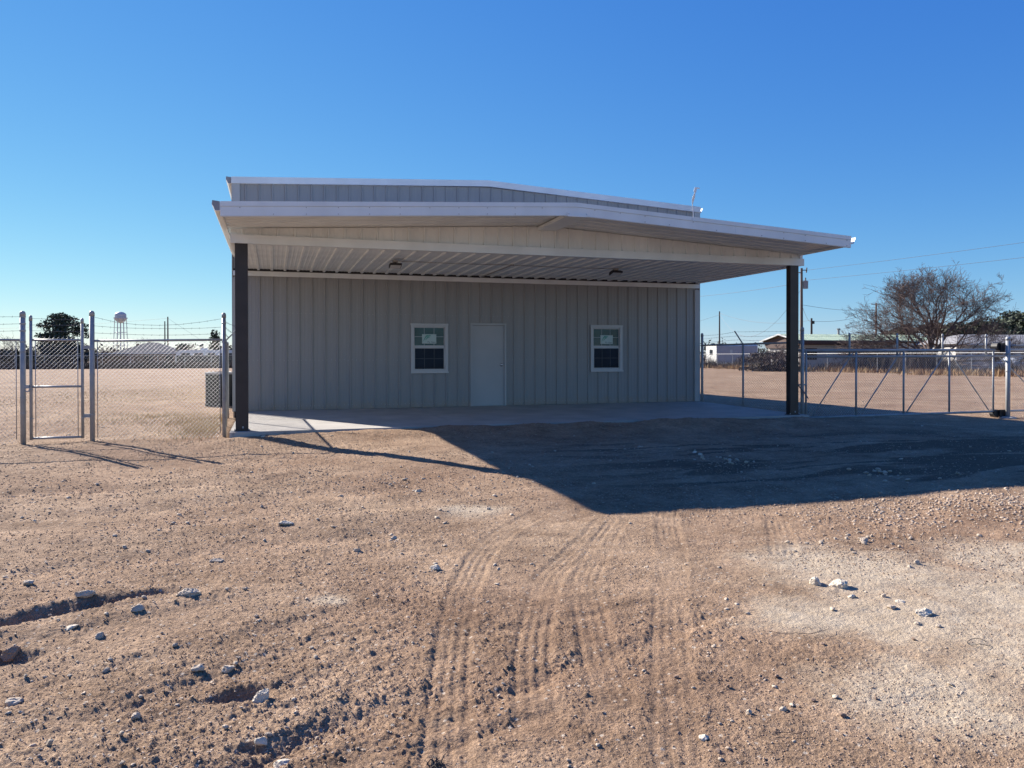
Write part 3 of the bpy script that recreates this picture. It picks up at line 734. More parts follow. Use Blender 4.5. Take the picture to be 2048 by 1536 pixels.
h.tube([(hx, -0.048, hz), (hx, -0.056, hz), (hx, -0.070, hz), (hx, -0.082, hz), (hx, -0.088, hz)], [0.018, 0.028, 0.033, 0.026, 0.010], 14)
h.build('handle', M['chrome'], door, smooth=True)
h = MB()
for hz_ in (0.30, 1.08, 1.92): h.tube([(dx0 + 0.052, -0.012, hz_ - 0.055), (dx0 + 0.052, -0.012, hz_ + 0.055)], 0.008, 6)
h.build('hinge', M['galv'], door)

# ---- things fixed under and on the canopy
def flood(x, label, rot=0.0):
    t = thing('flood_light', label, 'light', (x, -2.85, 3.374), 0.0001, 'black flood lights under the porch ceiling')
    b = MB(); b.box(-0.055, 0.055, -0.045, 0.045, -0.045, 0.0); b.build('mounting_box', M['xfmr'], t)
    a = MB(); a.box(-0.018, 0.018, -0.02, 0.02, -0.075, -0.045); a.build('arm', M['black'], t)
    hd = MB(); hd.extrude([(0.09, -0.085), (0.115, -0.150), (0.10, -0.162), (-0.11, -0.112), (-0.125, -0.075), (-0.06, -0.062)], 'x', -0.125, 0.125)
    for k in range(9):
        xx = -0.105 + k * 0.026
        hd.hexa([(xx, -0.06, -0.064), (xx + .006, -0.06, -0.064), (xx + .006, 0.08, -0.083), (xx, 0.08, -0.083), (xx, -0.055, -0.048), (xx + .006, -0.055, -0.048), (xx + .006, 0.08, -0.064), (xx, 0.08, -0.064)])
    hd = hd.build('lamp_head', M['black'], t)
    ln = MB(); ln.hexa([(-0.112, 0.092, -0.1635), (0.112, 0.092, -0.1635), (0.112, -0.104, -0.1165), (-0.112, -0.104, -0.1165), (-0.112, 0.092, -0.1605), (0.112, 0.092, -0.1605), (0.112, -0.104, -0.1135), (-0.112, -0.104, -0.1135)])
    ln.build('lens', M['lens'], hd)
    return t
flood(2.85, 'black flood light under the porch ceiling above the left window')
flood(8.05, 'black flood light under the porch ceiling toward the right window')
cdt = thing('conduit', 'thin conduit with small round box running between the two porch lights', 'conduit', (5.48, -2.85, 3.374))
m_ = MB(); m_.tube([(5.48, -2.85, 3.35), (5.48, -2.85, 3.374)], 0.055, 12); m_.build('junction_box', M['xfmr'], cdt)
m_ = MB(); m_.tube([(2.92, -2.85, 3.362), (4.2, -2.85, 3.352), (5.42, -2.85, 3.362)], 0.009, 6); m_.tube([(5.54, -2.85, 3.362), (6.8, -2.85, 3.35), (7.98, -2.85, 3.362)], 0.009, 6)
m_.build('cable', M['galv'], cdt)
m_ = MB(); m_.tube([(5.48, -2.79, 3.36), (5.50, -0.06, 3.36)], 0.012, 6); m_.build('pipe', M['xfmr'], cdt)
ps = MB(); n = 26; px0, py0, pz0 = 8.13, YO - 0.022, canz(8.13) - 0.075
for k in range(n):
    def pt(k):
        t = k / n; x = px0 + 0.018 * math.sin(9 * t) + 0.028 * t; z = pz0 + 0.69 * t
        if t > 0.86: u = (t - 0.86) / 0.14; x += 0.075 * u; z = pz0 + 0.69 * 0.86 + 0.055 * math.sin(u * 2.6)
        w_ = 0.010 + 0.020 * (math.sin(t * 7.5) ** 2) * (t > 0.25) + 0.020 * (t > 0.8)
        return x, z, w_, 0.02 * math.sin(6 * t)
    xa, za, wa, ya = pt(k); xb, zb_, wb, yb = pt(k + 1)
    ps.hexa([(xa - wa, py0 + ya - .004, za), (xa + wa, py0 + ya + .004, za), (xa + wa, py0 + ya + .006, za), (xa - wa, py0 + ya - .002, za),
             (xb - wb, py0 + yb - .004, zb_), (xb + wb, py0 + yb + .004, zb_), (xb + wb, py0 + yb + .006, zb_), (xb - wb, py0 + yb - .002, zb_)])
tag(ps.build('plastic_strip', M['film']), 'thin white strip of plastic film curling upward from the canopy fascia', 'plastic strip')

# air conditioner beside the left wall
ac = thing('air_conditioner', 'dark boxy air conditioner unit on the dirt behind the left fence', 'air conditioner', (-1.22, 5.6, -0.2))
b = MB(); ax0, ax1, ay0, ay1, az0, az1 = -1.62, -0.82, 5.2, 6.0, -0.16, 0.83
rr = 0.08; ring = []
for (cx, cy, a0) in ((ax1 - rr, ay1 - rr, 0), (ax0 + rr, ay1 - rr, 90), (ax0 + rr, ay0 + rr, 180), (ax1 - rr, ay0 + rr, 270)):
    for k in range(5): t = R(a0 + k * 22.5); ring.append((cx + rr * math.cos(t), cy + rr * math.sin(t)))
def ringbox(mb, ring, z0, z1):
    n0 = len(mb.v); k = len(ring)
    for z in (z0, z1): mb.v += [(x, y, z) for x, y in ring]
    for i in range(k):
        j = (i + 1) % k; mb.f.append((n0 + i, n0 + j, n0 + k + j, n0 + k + i)); mb.m.append(mb.cur)
    mb.f.append(tuple(n0 + i for i in range(k))[::-1]); mb.f.append(tuple(n0 + k + i for i in range(k))); mb.m += [mb.cur] * 2
ringbox(b, [(x * 0.96 + (-1.22) * 0.04, y * 0.96 + 5.6 * 0.04) for x, y in ring], az0 + 0.02, az1 - 0.04); b.build('coil_body', M['acgrey'], ac)
g_ = MB()
for k in range(15): ringbox(g_, [(x * 1.0, y) for x, y in ring], az0 + 0.06 + k * 0.06, az0 + 0.072 + k * 0.06)
g_.build('louver', M['acgrey'], ac, kind='stuff')
t_ = MB(); ringbox(t_, [(x * 1.01 + 1.22 * .01, y * 1.01 - 5.6 * .01) for x, y in ring], az1 - 0.06, az1); t_.build('top_cover', M['xfmr'], ac)
t_ = MB(); ringbox(t_, ring, az0 - 0.06, az0 + 0.04); t_.build('base_pan', M['acgrey'], ac)
t_ = MB()
for k in range(6): t_.tube([(-1.22 + 0.055 * (k + 1) * math.cos(q * math.pi / 8), 5.6 + 0.055 * (k + 1) * math.sin(q * math.pi / 8), az1 + 0.012) for q in range(17)], 0.004, 4)
t_.build('fan_guard', M['black'], ac)

# ------------------------------------------------------------------ chain-link fences and gates
def fabric(mb, p0, p1, z0, z1, pitch=0.0707, r=0.0019, nrm=0.004):
    p0 = Vector((p0[0], p0[1], 0)); p1 = Vector((p1[0], p1[1], 0)); L = (p1 - p0).length; u = (p1 - p0) / L; nv = Vector((-u.y, u.x, 0)); H = z1 - z0
    for fam in (1, -1):
        c = -H if fam == 1 else 0.0
        lim = L if fam == 1 else L + H
        while c < lim:
            # z = (s - c) * fam
            if fam == 1: s0, s1 = max(0, c), min(L, c + H); za, zb = s0 - c, s1 - c
            else: s0, s1 = max(0, c - H), min(L, c); za, zb = c - s0, c - s1
            if s1 - s0 > 0.01:
                off = nv * (nrm * fam * 0.5)
                mb.tube([p0 + u * s0 + Vector((0, 0, z0 + za)) + off, p0 + u * s1 + Vector((0, 0, z0 + zb)) + off], r, 3, cap=False)
            c += pitch
    # twisted tips along the top
    s = 0.0
    while s < L:
        mb.tube([p0 + u * s + Vector((0, 0, z1 - 0.01)), p0 + u * (s + 0.006) + Vector((0, 0, z1 + 0.028))], r, 3, cap=False); s += pitch

def barbed(mb, p0, p1, sag=0.03, r=0.0026, barbs=0.13):
    p0 = Vector(p0); p1 = Vector(p1); L = (p1 - p0).length; n = max(4, int(L / 0.35)); pts = []
    ph = random.random() * 6
    for i in range(n + 1):
        t = i / n; p = p0.lerp(p1, t); p.z += -4 * sag * t * (1 - t) + 0.012 * math.sin(ph + t * L * 2.1) * min(1, 8 * t * (1 - t)); pts.append(p)
    mb.tube(pts, r, 4, cap=False)
    k = int(L / barbs)
    for i in range(1, k):
        t = i / k; p = p0.lerp(p1, t); p.z += -4 * sag * t * (1 - t) + 0.012 * math.sin(ph + t * L * 2.1) * min(1, 8 * t * (1 - t))
        a = random.random() * 3.14; d = Vector((0.3 * math.cos(a), 0.3 * math.sin(a), math.sin(a * 2 + 1))).normalized() * 0.018
        mb.tube([p - d, p + d], r * 0.9, 3, cap=False)

def post(parent, x, y, ztop, r, zbot=None, name='post', cap=True):
    zb = gz(x, y) - 0.25 if zbot is None else zbot
    m = MB(); m.tube([(x, y, zb), (x, y, ztop - r * 0.6)], r, 14)
    o = m.build(name, M['galv'], parent, smooth=False)
    for p_ in o.data.polygons: p_.use_smooth = len(p_.vertices) == 4
    if cap:
        c = MB(); c.lathe([(r * 1.1, -0.06), (r * 1.1, -0.01), (r * 0.98, 0.012), (r * 0.7, 0.028), (r * 0.25, 0.036)], (x, y, ztop - 0.036), 14); c.build('cap', M['galv'], o, smooth=True)
    return o
def bands(parent, x, y, r, zs):
    m = MB()
    for z in zs: m.tube([(x, y, z - 0.012), (x, y, z + 0.012)], r * 1.12, 14)
    m.build('band', M['galv'], parent)
def bar(parent, a, b, r=0.02, name='rail', n=10):
    m = MB(); m.tube([a, b], r, n); o = m.build(name, M['galv'], parent)
    for p_ in o.data.polygons: p_.use_smooth = len(p_.vertices) == 4
    return o
YF = -4.30
ZR = 1.60
# left run, out of frame to the walk gate
fl = thing('chain_link_fence', 'galvanised chain link fence running off past the left edge, left of the walk gate', 'fence', (-3.76, YF, -0.2))
p_ = post(fl, -3.76, YF, 2.10, 0.043); bands(p_, -3.76, YF, 0.043, (0.35, 0.62, 1.40, 1.57, 1.76, 1.88, 2.00))
post(fl, -6.9, YF, 1.66, 0.030)
post(fl, -10.0, YF, 2.10, 0.043)
bar(fl, (-3.80, YF, ZR), (-10.0, YF, ZR), 0.021)
bar(fl, (-3.86, YF, -0.1), (-3.86, YF, ZR), 0.007, 'tension_bar', 6)
m = MB(); fabric(m, (-10.0, YF), (-3.86, YF), -0.17, ZR + 0.02); m.build('chain_link_mesh', M['wire'], fl, kind='stuff')
for z in (1.76, 1.88, 2.0): m = MB(); barbed(m, (-3.78, YF, z), (-10.0, YF, z - 0.02), 0.05); m.build('barbed_wire', M['barb'], fl)
# walk gate
wg = thing('walk_gate', 'narrow chain link walk gate with mid rail and barbed wire on top', 'gate', (-3.24, YF, -0.2))
xa, xb = -3.64, -2.852
for x, zt in ((xa, 2.03), (xb, 1.99)):
    u_ = post(wg, x, YF, zt, 0.025, zbot=-0.115, name='upright'); bands(u_, x, YF, 0.025, (0.25, 0.75, 1.25))
for z in (1.602, 0.795, -0.09): bar(wg, (xa + 0.024, YF, z), (xb - 0.024, YF, z), 0.020)
m = MB(); fabric(m, (xa + 0.07, YF), (xb - 0.07, YF), -0.12, ZR + 0.05); m.build('chain_link_mesh', M['wire'], wg, kind='stuff')
for x in (xa + 0.07, xb - 0.07): bar(wg, (x, YF - 0.006, -0.08), (x, YF - 0.006, 1.60), 0.007, 'tension_bar', 6)
for z in (1.76, 1.86, 1.97): m = MB(); barbed(m, (xa + 0.02, YF, z), (xb - 0.02, YF, z), 0.012); m.build('barbed_wire', M['barb'], wg)
m = MB(); m.box(-3.74, -3.66, YF - 0.035, YF + 0.035, 0.77, 0.83); m.tube([(-3.72, YF - 0.04, 0.72), (-3.66, YF - 0.05, 0.72), (-3.64, YF - 0.04, 0.80)], 0.012, 6); m.build('latch', M['galv'], wg)
for z in (0.28, 1.48):
    m = MB(); m.box(-2.85, -2.70, YF - 0.018, YF + 0.018, z - 0.03, z + 0.03); m.build('hinge', M['galv'], wg)
# run from the walk gate to the corner post by the porch
fm = thing('chain_link_fence', 'galvanised chain link fence panel between walk gate and porch corner post', 'fence', (-1.6, YF, -0.2))
p_ = post(fm, -2.70, YF, 2.12, 0.041); bands(p_, -2.70, YF, 0.041, (0.30, 1.0, 1.45))
p_ = post(fm, -0.53, YF, 2.12, 0.035); bands(p_, -0.53, YF, 0.035, (0.28, 0.52, 0.95, 1.58, 1.92))
bar(fm, (-2.70, YF, ZR - 0.01), (-0.53, YF, ZR + 0.02), 0.021)
for x in (-2.615, -0.60): bar(fm, (x, YF - 0.006, -0.1), (x, YF - 0.006, 1.60), 0.007, 'tension_bar', 6)
m = MB(); fabric(m, (-2.615, YF), (-0.60, YF), -0.17, ZR + 0.02); m.build('chain_link_mesh', M['wire'], fm, kind='stuff')
for z, sg_ in ((1.73, 0.02), (1.855, 0.05), (2.01, 0.14)): m = MB(); barbed(m, (-2.67, YF, z), (-0.55, YF, z), sg_); m.build('barbed_wire', M['barb'], fm)
# run from the corner post back to the building
fs = thing('chain_link_fence', 'chain link fence seen edge-on behind the left dark column, running to the wall', 'fence', (-0.56, -2.2, -0.2))
m = MB(); fabric(m, (-0.545, YF + 0.08), (-0.70, -0.03), -0.17, ZR + 0.02, r=0.0024); m.build('chain_link_mesh', M['wire'], fs, kind='stuff')
bar(fs, (-0.545, YF + 0.03, ZR), (-0.70, -0.03, ZR), 0.021)
post(fs, -0.62, -2.2, 1.66, 0.026); post(fs, -0.70, 0.0, 1.66, 0.030)
for k, z in enumerate((1.72, 1.82, 1.92)): m = MB(); barbed(m, (-0.53, YF, 1.75 + k * 0.12), (-0.62 + 0.08 * (k + 1), -2.2, z), 0.02); m.build('barbed_wire', M['barb'], fs)
bar(fs, (-0.62, -2.2, 1.64), (-0.32, -2.2, 1.96), 0.016, 'barb_arm', 6)
# right side run, from the building corner forward to the latch post
fr_ = thing('chain_link_fence', 'chain link fence between building right corner and right dark column, with angled barb arm', 'fence', (12.15, -2.0, -0.2))
p_ = post(fr_, 12.10, -0.02, 1.96, 0.036); bands(p_, 12.10, -0.02, 0.036, (0.2, 0.7, 1.2, 1.62))
post(fr_, 12.16, -1.93, 1.63, 0.026, cap=False)
p_ = post(fr_, 12.17, -4.27, 1.98, 0.040); bands(p_, 12.17, -4.27, 0.040, (0.3, 0.9, 1.5))
bar(fr_, (12.10, -0.02, 1.605), (12.17, -4.27, 1.62), 0.024)
bar(fr_, (12.16, -1.93, 1.61), (11.90, -1.93, 1.955), 0.017, 'barb_arm', 6)
m = MB(); fabric(m, (12.105, -0.08), (12.165, -4.2), -0.2, ZR + 0.02, r=0.0021); m.build('chain_link_mesh', M['wire'], fr_, kind='stuff')
for k in range(3):
    m = MB(); q = (12.16 - 0.08 * (k + 1), -1.93, 1.62 + 0.105 * (k + 1)); barbed(m, (12.09, -0.02, 1.70 + 0.09 * k), q, 0.01); barbed(m, q, (12.17, -4.25, 1.70 + 0.1 * k), 0.02); m.build('barbed_wire', M['barb'], fr_)
m = MB()      # loose coil of barbed wire hanging by the latch post
for q in range(3): barbed(m, (12.05 + 0.05 * q, -4.16, 1.40 - 0.1 * q), (12.06 + 0.04 * q, -4.12, -0.05), -0.0, 0.003, 0.09)
m.build('barbed_wire', M['barb'], fr_)
# cantilever sliding gate
sg = thing('sliding_gate', 'long galvanised cantilever sliding gate of four braced bays on the right', 'gate', (15.3, -4.15, -0.2))
YG = -4.15; ZT, ZT2, ZB = 1.43, 1.285, -0.165
bar(sg, (12.05, YG, ZT), (22.5, YG, ZT + 0.02), 0.034, 'top_rail', 12)
bar(sg, (12.38, YG, ZT2), (22.4, YG, ZT2), 0.026, 'lower_track', 12)
bar(sg, (12.24, YG, ZB), (22.5, YG, ZB + 0.02), 0.028, 'bottom_rail', 12)
ux = [12.37, 13.82, 15.26, 16.71, 18.17, 20.3, 22.4]
for x in ux: bar(sg, (x, YG, ZB), (x, YG, ZT), 0.024, 'upright', 12)
for k in range(3): bar(sg, (ux[k] + 0.20 - 0.05 * k, YG + 0.03, ZB + 0.03), (ux[k + 1] - 0.07, YG + 0.03, ZT - 0.05), 0.015, 'brace', 8)
bar(sg, (16.76, YG + 0.03, ZT - 0.04), (18.05, YG + 0.03, ZB + 0.05), 0.013, 'brace', 8)
bar(sg, (18.4, YG + 0.03, ZT - 0.15), (20.2, YG + 0.03, ZB + 0.05), 0.015, 'brace', 8)
px_ = [13.66, 15.10, 16.53, 17.97]
for x in px_: post(sg, x, YG + 0.04, 1.86, 0.024, zbot=ZT2, name='barb_post')
m = MB(); fabric(m, (12.40, YG + 0.015), (18.15, YG + 0.015), ZB, ZT2, r=0.0026); m.build('chain_link_mesh', M['wire'], sg, kind='stuff')
bar(sg, (12.02, YG - 0.02, 0.62), (12.36, YG - 0.02, 0.62), 0.018, 'latch_bar', 8)
m = MB(); m.tube([(12.10, YG - 0.08, 0.60), (12.16, YG - 0.20, 0.45), (12.24, YG - 0.22, 0.33), (12.30, YG - 0.16, 0.31)], 0.014, 6); m.tube([(12.10, YG - 0.05, 0.60), (12.0, YG - 0.1, 0.42)], 0.012, 6); m.build('chain', M['barb'], sg)
for k in range(3): m = MB(); barbed(m, (12.2, YG + 0.04, 1.54 + 0.12 * k), (18.0, YG + 0.04, 1.54 + 0.12 * k), 0.012, 0.002); m.build('barbed_wire', M['barb'], sg)
# gate roller post at the right
rp = thing('gate_post', 'thick galvanised roller post at right end of sliding gate', 'gate post', (18.42, -4.32, -0.35))
p_ = post(rp, 18.42, -4.36, 1.79, 0.055); bands(p_, 18.42, -4.36, 0.060, (0.9, 1.35))
m = MB(); m.tube([(18.30, -4.23, 1.54), (18.30, -4.06, 1.54)], 0.11, 16); m.box(18.28, 18.42, -4.28, -4.24, 1.38, 1.62); m.build('top_roller', M['black'], rp)
m = MB(); m.tube([(18.24, -4.22, -0.20), (18.24, -4.06, -0.20)], 0.10, 16); m.box(18.24, 18.42, -4.29, -4.25, -0.28, -0.10); m.box(18.10, 18.45, -4.24, -4.225, -0.26, -0.12); m.build('bottom_roller', M['black'], rp)
m = MB(); m.lathe([(0.20, -0.2), (0.19, 0.03), (0.12, 0.05)], (18.42, -4.36, gz(18.42, -4.36)), 14); m.build('footing', M['conc'], rp)
fx = thing('chain_link_fence', 'chain link fence going off the right edge beyond the roller post', 'fence', (20.5, -4.5, -0.35))
for x in (21.2, 24.0): post(fx, x, -4.42, 1.62, 0.026)
bar(fx, (18.47, -4.42, 1.56), (24.0, -4.42, 1.56), 0.021)
m = MB(); fabric(m, (18.5, -4.42), (24.0, -4.42), -0.32, 1.58); m.build('chain_link_mesh', M['wire'], fx, kind='stuff')
# boundary fences of the lot
def far_fence(p0, p1, zb, ht, label, step=3.05):
    t = thing('boundary_fence', label, 'fence', (p0[0], p0[1], zb)); P0 = Vector((p0[0], p0[1], 0)); P1 = Vector((p1[0], p1[1], 0)); L = (P1 - P0).length; n = int(L / step)
    first = None
    for k in range(n + 1):
        q = P0.lerp(P1, k / n)
        if first is None:
            m = MB(); m.tube([(q.x, q.y, zb - 0.3), (q.x, q.y, zb + ht)], 0.030, 8); first = m.build('post', M['galv'], t)
        else:
            o = first.copy(); COL.objects.link(o); o.parent = t; o.location = (q - P0)
    m = MB(); m.tube([(P0.x, P0.y, zb + ht), (P1.x, P1.y, zb + ht)], 0.021, 8); m.build('rail', M['galv'], t)
    m = MB(); fabric(m, p0, p1, zb + 0.03, zb + ht - 0.02, pitch=0.15, r=0.0012); m.build('chain_link_mesh', M['barb'], t, kind='stuff')
    return t
far_fence((51.5, 10), (51.5, 80), -0.20, 1.68, 'long low boundary fence with pale top rail at the far right side of the lot')
far_fence((-44, 83.6), (-4, 83.6), -0.20, 1.62, 'long chain link boundary fence across the far left back of the lot')

# ------------------------------------------------------------------ stones, gravel, litter on the dirt
ICO_V, ICO_F = None, None
def ico(sub):
    t = (1 + 5 ** .5) / 2
    V = [(-1, t, 0), (1, t, 0), (-1, -t, 0), (1, -t, 0), (0, -1, t), (0, 1, t), (0, -1, -t), (0, 1, -t), (t, 0, -1), (t, 0, 1), (-t, 0, -1), (-t, 0, 1)]
    V = [np.array(v) / math.hypot(1, t) for v in V]
    F = [(0, 11, 5), (0, 5, 1), (0, 1, 7), (0, 7, 10), (0, 10, 11), (1, 5, 9), (5, 11, 4), (11, 10, 2), (10, 7, 6), (7, 1, 8), (3, 9, 4), (3, 4, 2), (3, 2, 6), (3, 6, 8), (3, 8, 9), (4, 9, 5), (2, 4, 11), (6, 2, 10), (8, 6, 7), (9, 8, 1)]
    for _ in range(sub):
        cache = {}; NF = []
        def mid(a, b):
            k = (min(a, b), max(a, b))
            if k not in cache:
                m = V[a] + V[b]; V.append(m / np.linalg.norm(m)); cache[k] = len(V) - 1
            return cache[k]
        for a, b, c in F:
            ab, bc, ca = mid(a, b), mid(b, c), mid(c, a); NF += [(a, ab, ca), (b, bc, ab), (c, ca, bc), (ab, bc, ca)]
        F = NF
    return np.array(V), np.array(F)
I0, I1, I2, I3 = ico(0), ico(1), ico(2), ico(3)

def stone_mesh(name, lx, ly, lz, m, sub=2, seed=0):
    rg = np.random.default_rng(seed); V, F = (I1, I2, I3)[sub - 1]; V = V.copy()
    for _ in range(5 + 3 * sub):      # chip it with random planes
        nrm = rg.normal(size=3); nrm /= np.linalg.norm(nrm); d = rg.uniform(0.55, 0.9)
        k = V @ nrm; V = V - np.outer(np.clip(k - d, 0, None), nrm)
    V = V * (1 + 0.05 * rg.normal(size=(len(V), 1)))
    V = V * np.array([lx, ly, lz]) / 2
    me = bpy.data.meshes.new(name); me.from_pydata(V.tolist(), [], F.tolist()); me.materials.append(m); me.update(); return me

STONES = [  # x, y, length, height, material, yaw, label
 (-0.19, -14.03, 0.20, 0.085, 'stone', 12, 'largest long pale stone lying beside the eroded gully at left'),
 (-0.83, -13.80, 0.125, 0.060, 'stone', 5, 'flat oval pale stone above the gully near the left edge'),
 (-0.45, -14.22, 0.085, 0.055, 'stone', 20, 'egg shaped stone on the lower lip of the left gully'),
 (-1.01, -14.60, 0.11, 0.085, 'stonered', 40, 'reddish square rock over a hole at the left edge'),
 (-0.80, -15.26, 0.088, 0.055, 'stone', -10, 'low grey brown stone alone near the lower left edge'),
 (0.275, -15.60, 0.092, 0.095, 'stonewhite', 30, 'white pitted rock standing at the end of a dug hole'),
 (0.28, -16.00, 0.062, 0.052, 'stonewhite', 0, 'small rounded whitish rock in the lower left rut'),
 (-0.02, -16.20, 0.105, 0.06, 'stone', 15, 'big grey stone cut by the bottom edge, lower left'),
 (-0.25, -15.61, 0.050, 0.048, 'stone', 60, 'upright tan stone left of the rut, beside a small hollow'),
 (-0.03, -15.18, 0.075, 0.044, 'stone', 0, 'left of two similar dull stones in the lower left dirt'),
 (0.11, -15.21, 0.072, 0.044, 'stone', 10, 'right of two similar dull stones in the lower left dirt'),
 (-0.60, -14.52, 0.062, 0.055, 'stone', 30, 'blocky stone just below the left gully'),
 (0.43, -12.12, 0.14, 0.055, 'stonewhite', 0, 'wide pale slab stone on the stony windrow, left of centre'),
 (-0.08, -13.11, 0.115, 0.045, 'stone', -5, 'long flat stone pair remnant above the gully, mid left'),
 (-1.25, -13.41, 0.090, 0.05, 'stone', 0, 'grey lump at the far left above the gully'),
 (0.36, -16.22, 0.085, 0.045, 'stonewhite', 0, 'pale stone at the bottom edge just below the rut'),
 (-0.78, -14.35, 0.082, 0.035, 'stonewhite', 20, 'thin pale slab lying along the gully lower edge'),
 (1.46, -13.78, 0.092, 0.052, 'stonewhite', 0, 'white block alone on the dirt left of the tyre tracks'),
 (1.30, -12.78, 0.070, 0.044, 'stone', 20, 'small pale stone farther back left of the tyre tracks'),
 (0.96, -13.10, 0.066, 0.038, 'stone', -20, 'half buried dull stone left of the small pale stone'),
 (2.42, -11.79, 0.055, 0.05, 'stone', 0, 'knobby stone nearest the tip of the canopy shadow'),
 (1.92, -10.57, 0.10, 0.058, 'stonewhite', 5, 'bright oblong stone on sunlit dirt beside the big shadow'),
 (3.86, -14.93, 0.105, 0.085, 'stonewhite', 50, 'left lumpy half of the white rock pair on pale caliche'),
 (3.97, -15.03, 0.150, 0.085, 'stonewhite', -20, 'right larger half of the white rock pair on pale caliche'),
 (3.90, -15.22, 0.064, 0.038, 'stonewhite', 0, 'flat white chip just right of the white rock pair'),
 (4.07, -15.31, 0.044, 0.040, 'stone', 0, 'small upright stone leading the scattered trail on caliche'),
 (4.09, -15.43, 0.072, 0.032, 'stonewhite', 10, 'flat bright stone in the trail left of the large white rock'),
 (4.04, -15.66, 0.118, 0.060, 'stonewhite', -25, 'single large white rock with long shadow at right'),
 (3.95, -15.50, 0.066, 0.038, 'stone', 30, 'knobbly stone in the middle of the right stone trail'),
 (3.88, -15.77, 0.050, 0.030, 'stone', 0, 'small stone below the single large white rock'),
 (3.94, -15.86, 0.038, 0.028, 'stone', 0, 'last pebble at the lower end of the right stone trail'),
 (5.09, -14.02, 0.088, 0.058, 'stone', 10, 'rounded stone at the back edge of the pale caliche patch'),
 (4.94, -14.72, 0.060, 0.05, 'stone', 0, 'dark sided stone on the right of the pale caliche patch'),
 (2.47, -16.42, 0.040, 0.034, 'stone', 0, 'dark shadowed lump in the right foreground'),
 (2.30, -16.41, 0.044, 0.03, 'stone', 45, 'crumbly stone just left of the dark shadowed lump'),
 (2.01, -16.52, 0.055, 0.028, 'stonewhite', 0, 'flat whitish stone at bottom right of the tyre tracks'),
 (6.62, -8.75, 0.10, 0.055, 'stonewhite', 0, 'upper of two pale stones inside the canopy shadow'),
 (6.57, -9.00, 0.10, 0.052, 'stonewhite', 20, 'lower of two pale stones inside the canopy shadow'),
 (0.15, -4.98, 0.10, 0.05, 'stonewhite', 0, 'pale stone on the dirt against the slab near the left column'),
 (1.03, -10.70, 0.08, 0.045, 'stone', 0, 'dull stone in the middle of the sunlit dirt'),
]
for k, (x, y, L_, H_, m_, yw, lb) in enumerate(STONES):
    me = stone_mesh('stone', L_, L_ * random.uniform(0.65, 0.85), H_ * 1.0, M[m_], 3 if L_ > 0.09 else 2, 100 + k)
    o = bpy.data.objects.new('stone', me); COL.objects.link(o); o.location = (x, y, gz(x, y) + H_ * 0.10)
    o.rotation_euler = (random.uniform(-.15, .15), random.uniform(-.15, .15), R(yw)); tag(o, lb, 'stone')
# clusters of look-alike stones
def cluster(n, fn, label, group, m_, smin, smax):
    protos = [stone_mesh('stone', 1, random.uniform(.6, .85), random.uniform(.45, .7), M[m_], 1, 400 + q) for q in range(4)]
    for k in range(n):
        x, y = fn(); s = random.uniform(smin, smax)
        o = bpy.data.objects.new('stone', protos[k % 4]); COL.objects.link(o); o.location = (x, y, gz(x, y) + 0.15 * s); o.scale = (s, s, s)
        o.rotation_euler = (random.uniform(-.4, .4), random.uniform(-.4, .4), random.uniform(0, 6.3)); tag(o, label, 'stone', group)
cluster(18, lambda: (7.70 + random.gauss(0, .17), -11.35 + random.gauss(0, .22)), 'rubble stone of the grey heap in the right part of the canopy shadow', 'rubble stones in the shadow', 'stone', 0.03, 0.085)
cluster(14, lambda: (6.6 + random.gauss(0, .16), -9.6 + random.gauss(0, .2)), 'flat stone of the dark cluster in the middle of the canopy shadow', 'flat stones in the shadow', 'stone', 0.035, 0.085)
cluster(24, lambda: (random.gauss(4.9, .35), -14.05 + random.gauss(0, .18)), 'small tan stone of the band behind the pale caliche patch', 'stones behind the caliche', 'stone', 0.025, 0.06)
cluster(40, lambda: (random.uniform(-1.3, 0.9), random.uniform(-16.2, -13.4)), 'small loose stone among the ruts of the left foreground dirt', 'loose stones in the left foreground', 'stone', 0.018, 0.045)
cluster(16, lambda: (random.gauss(2.6, .35), random.gauss(-16.2, .35)), 'small crumbly stone of the right foreground near the last tyre track', 'crumbs in the right foreground', 'stonered', 0.015, 0.035)

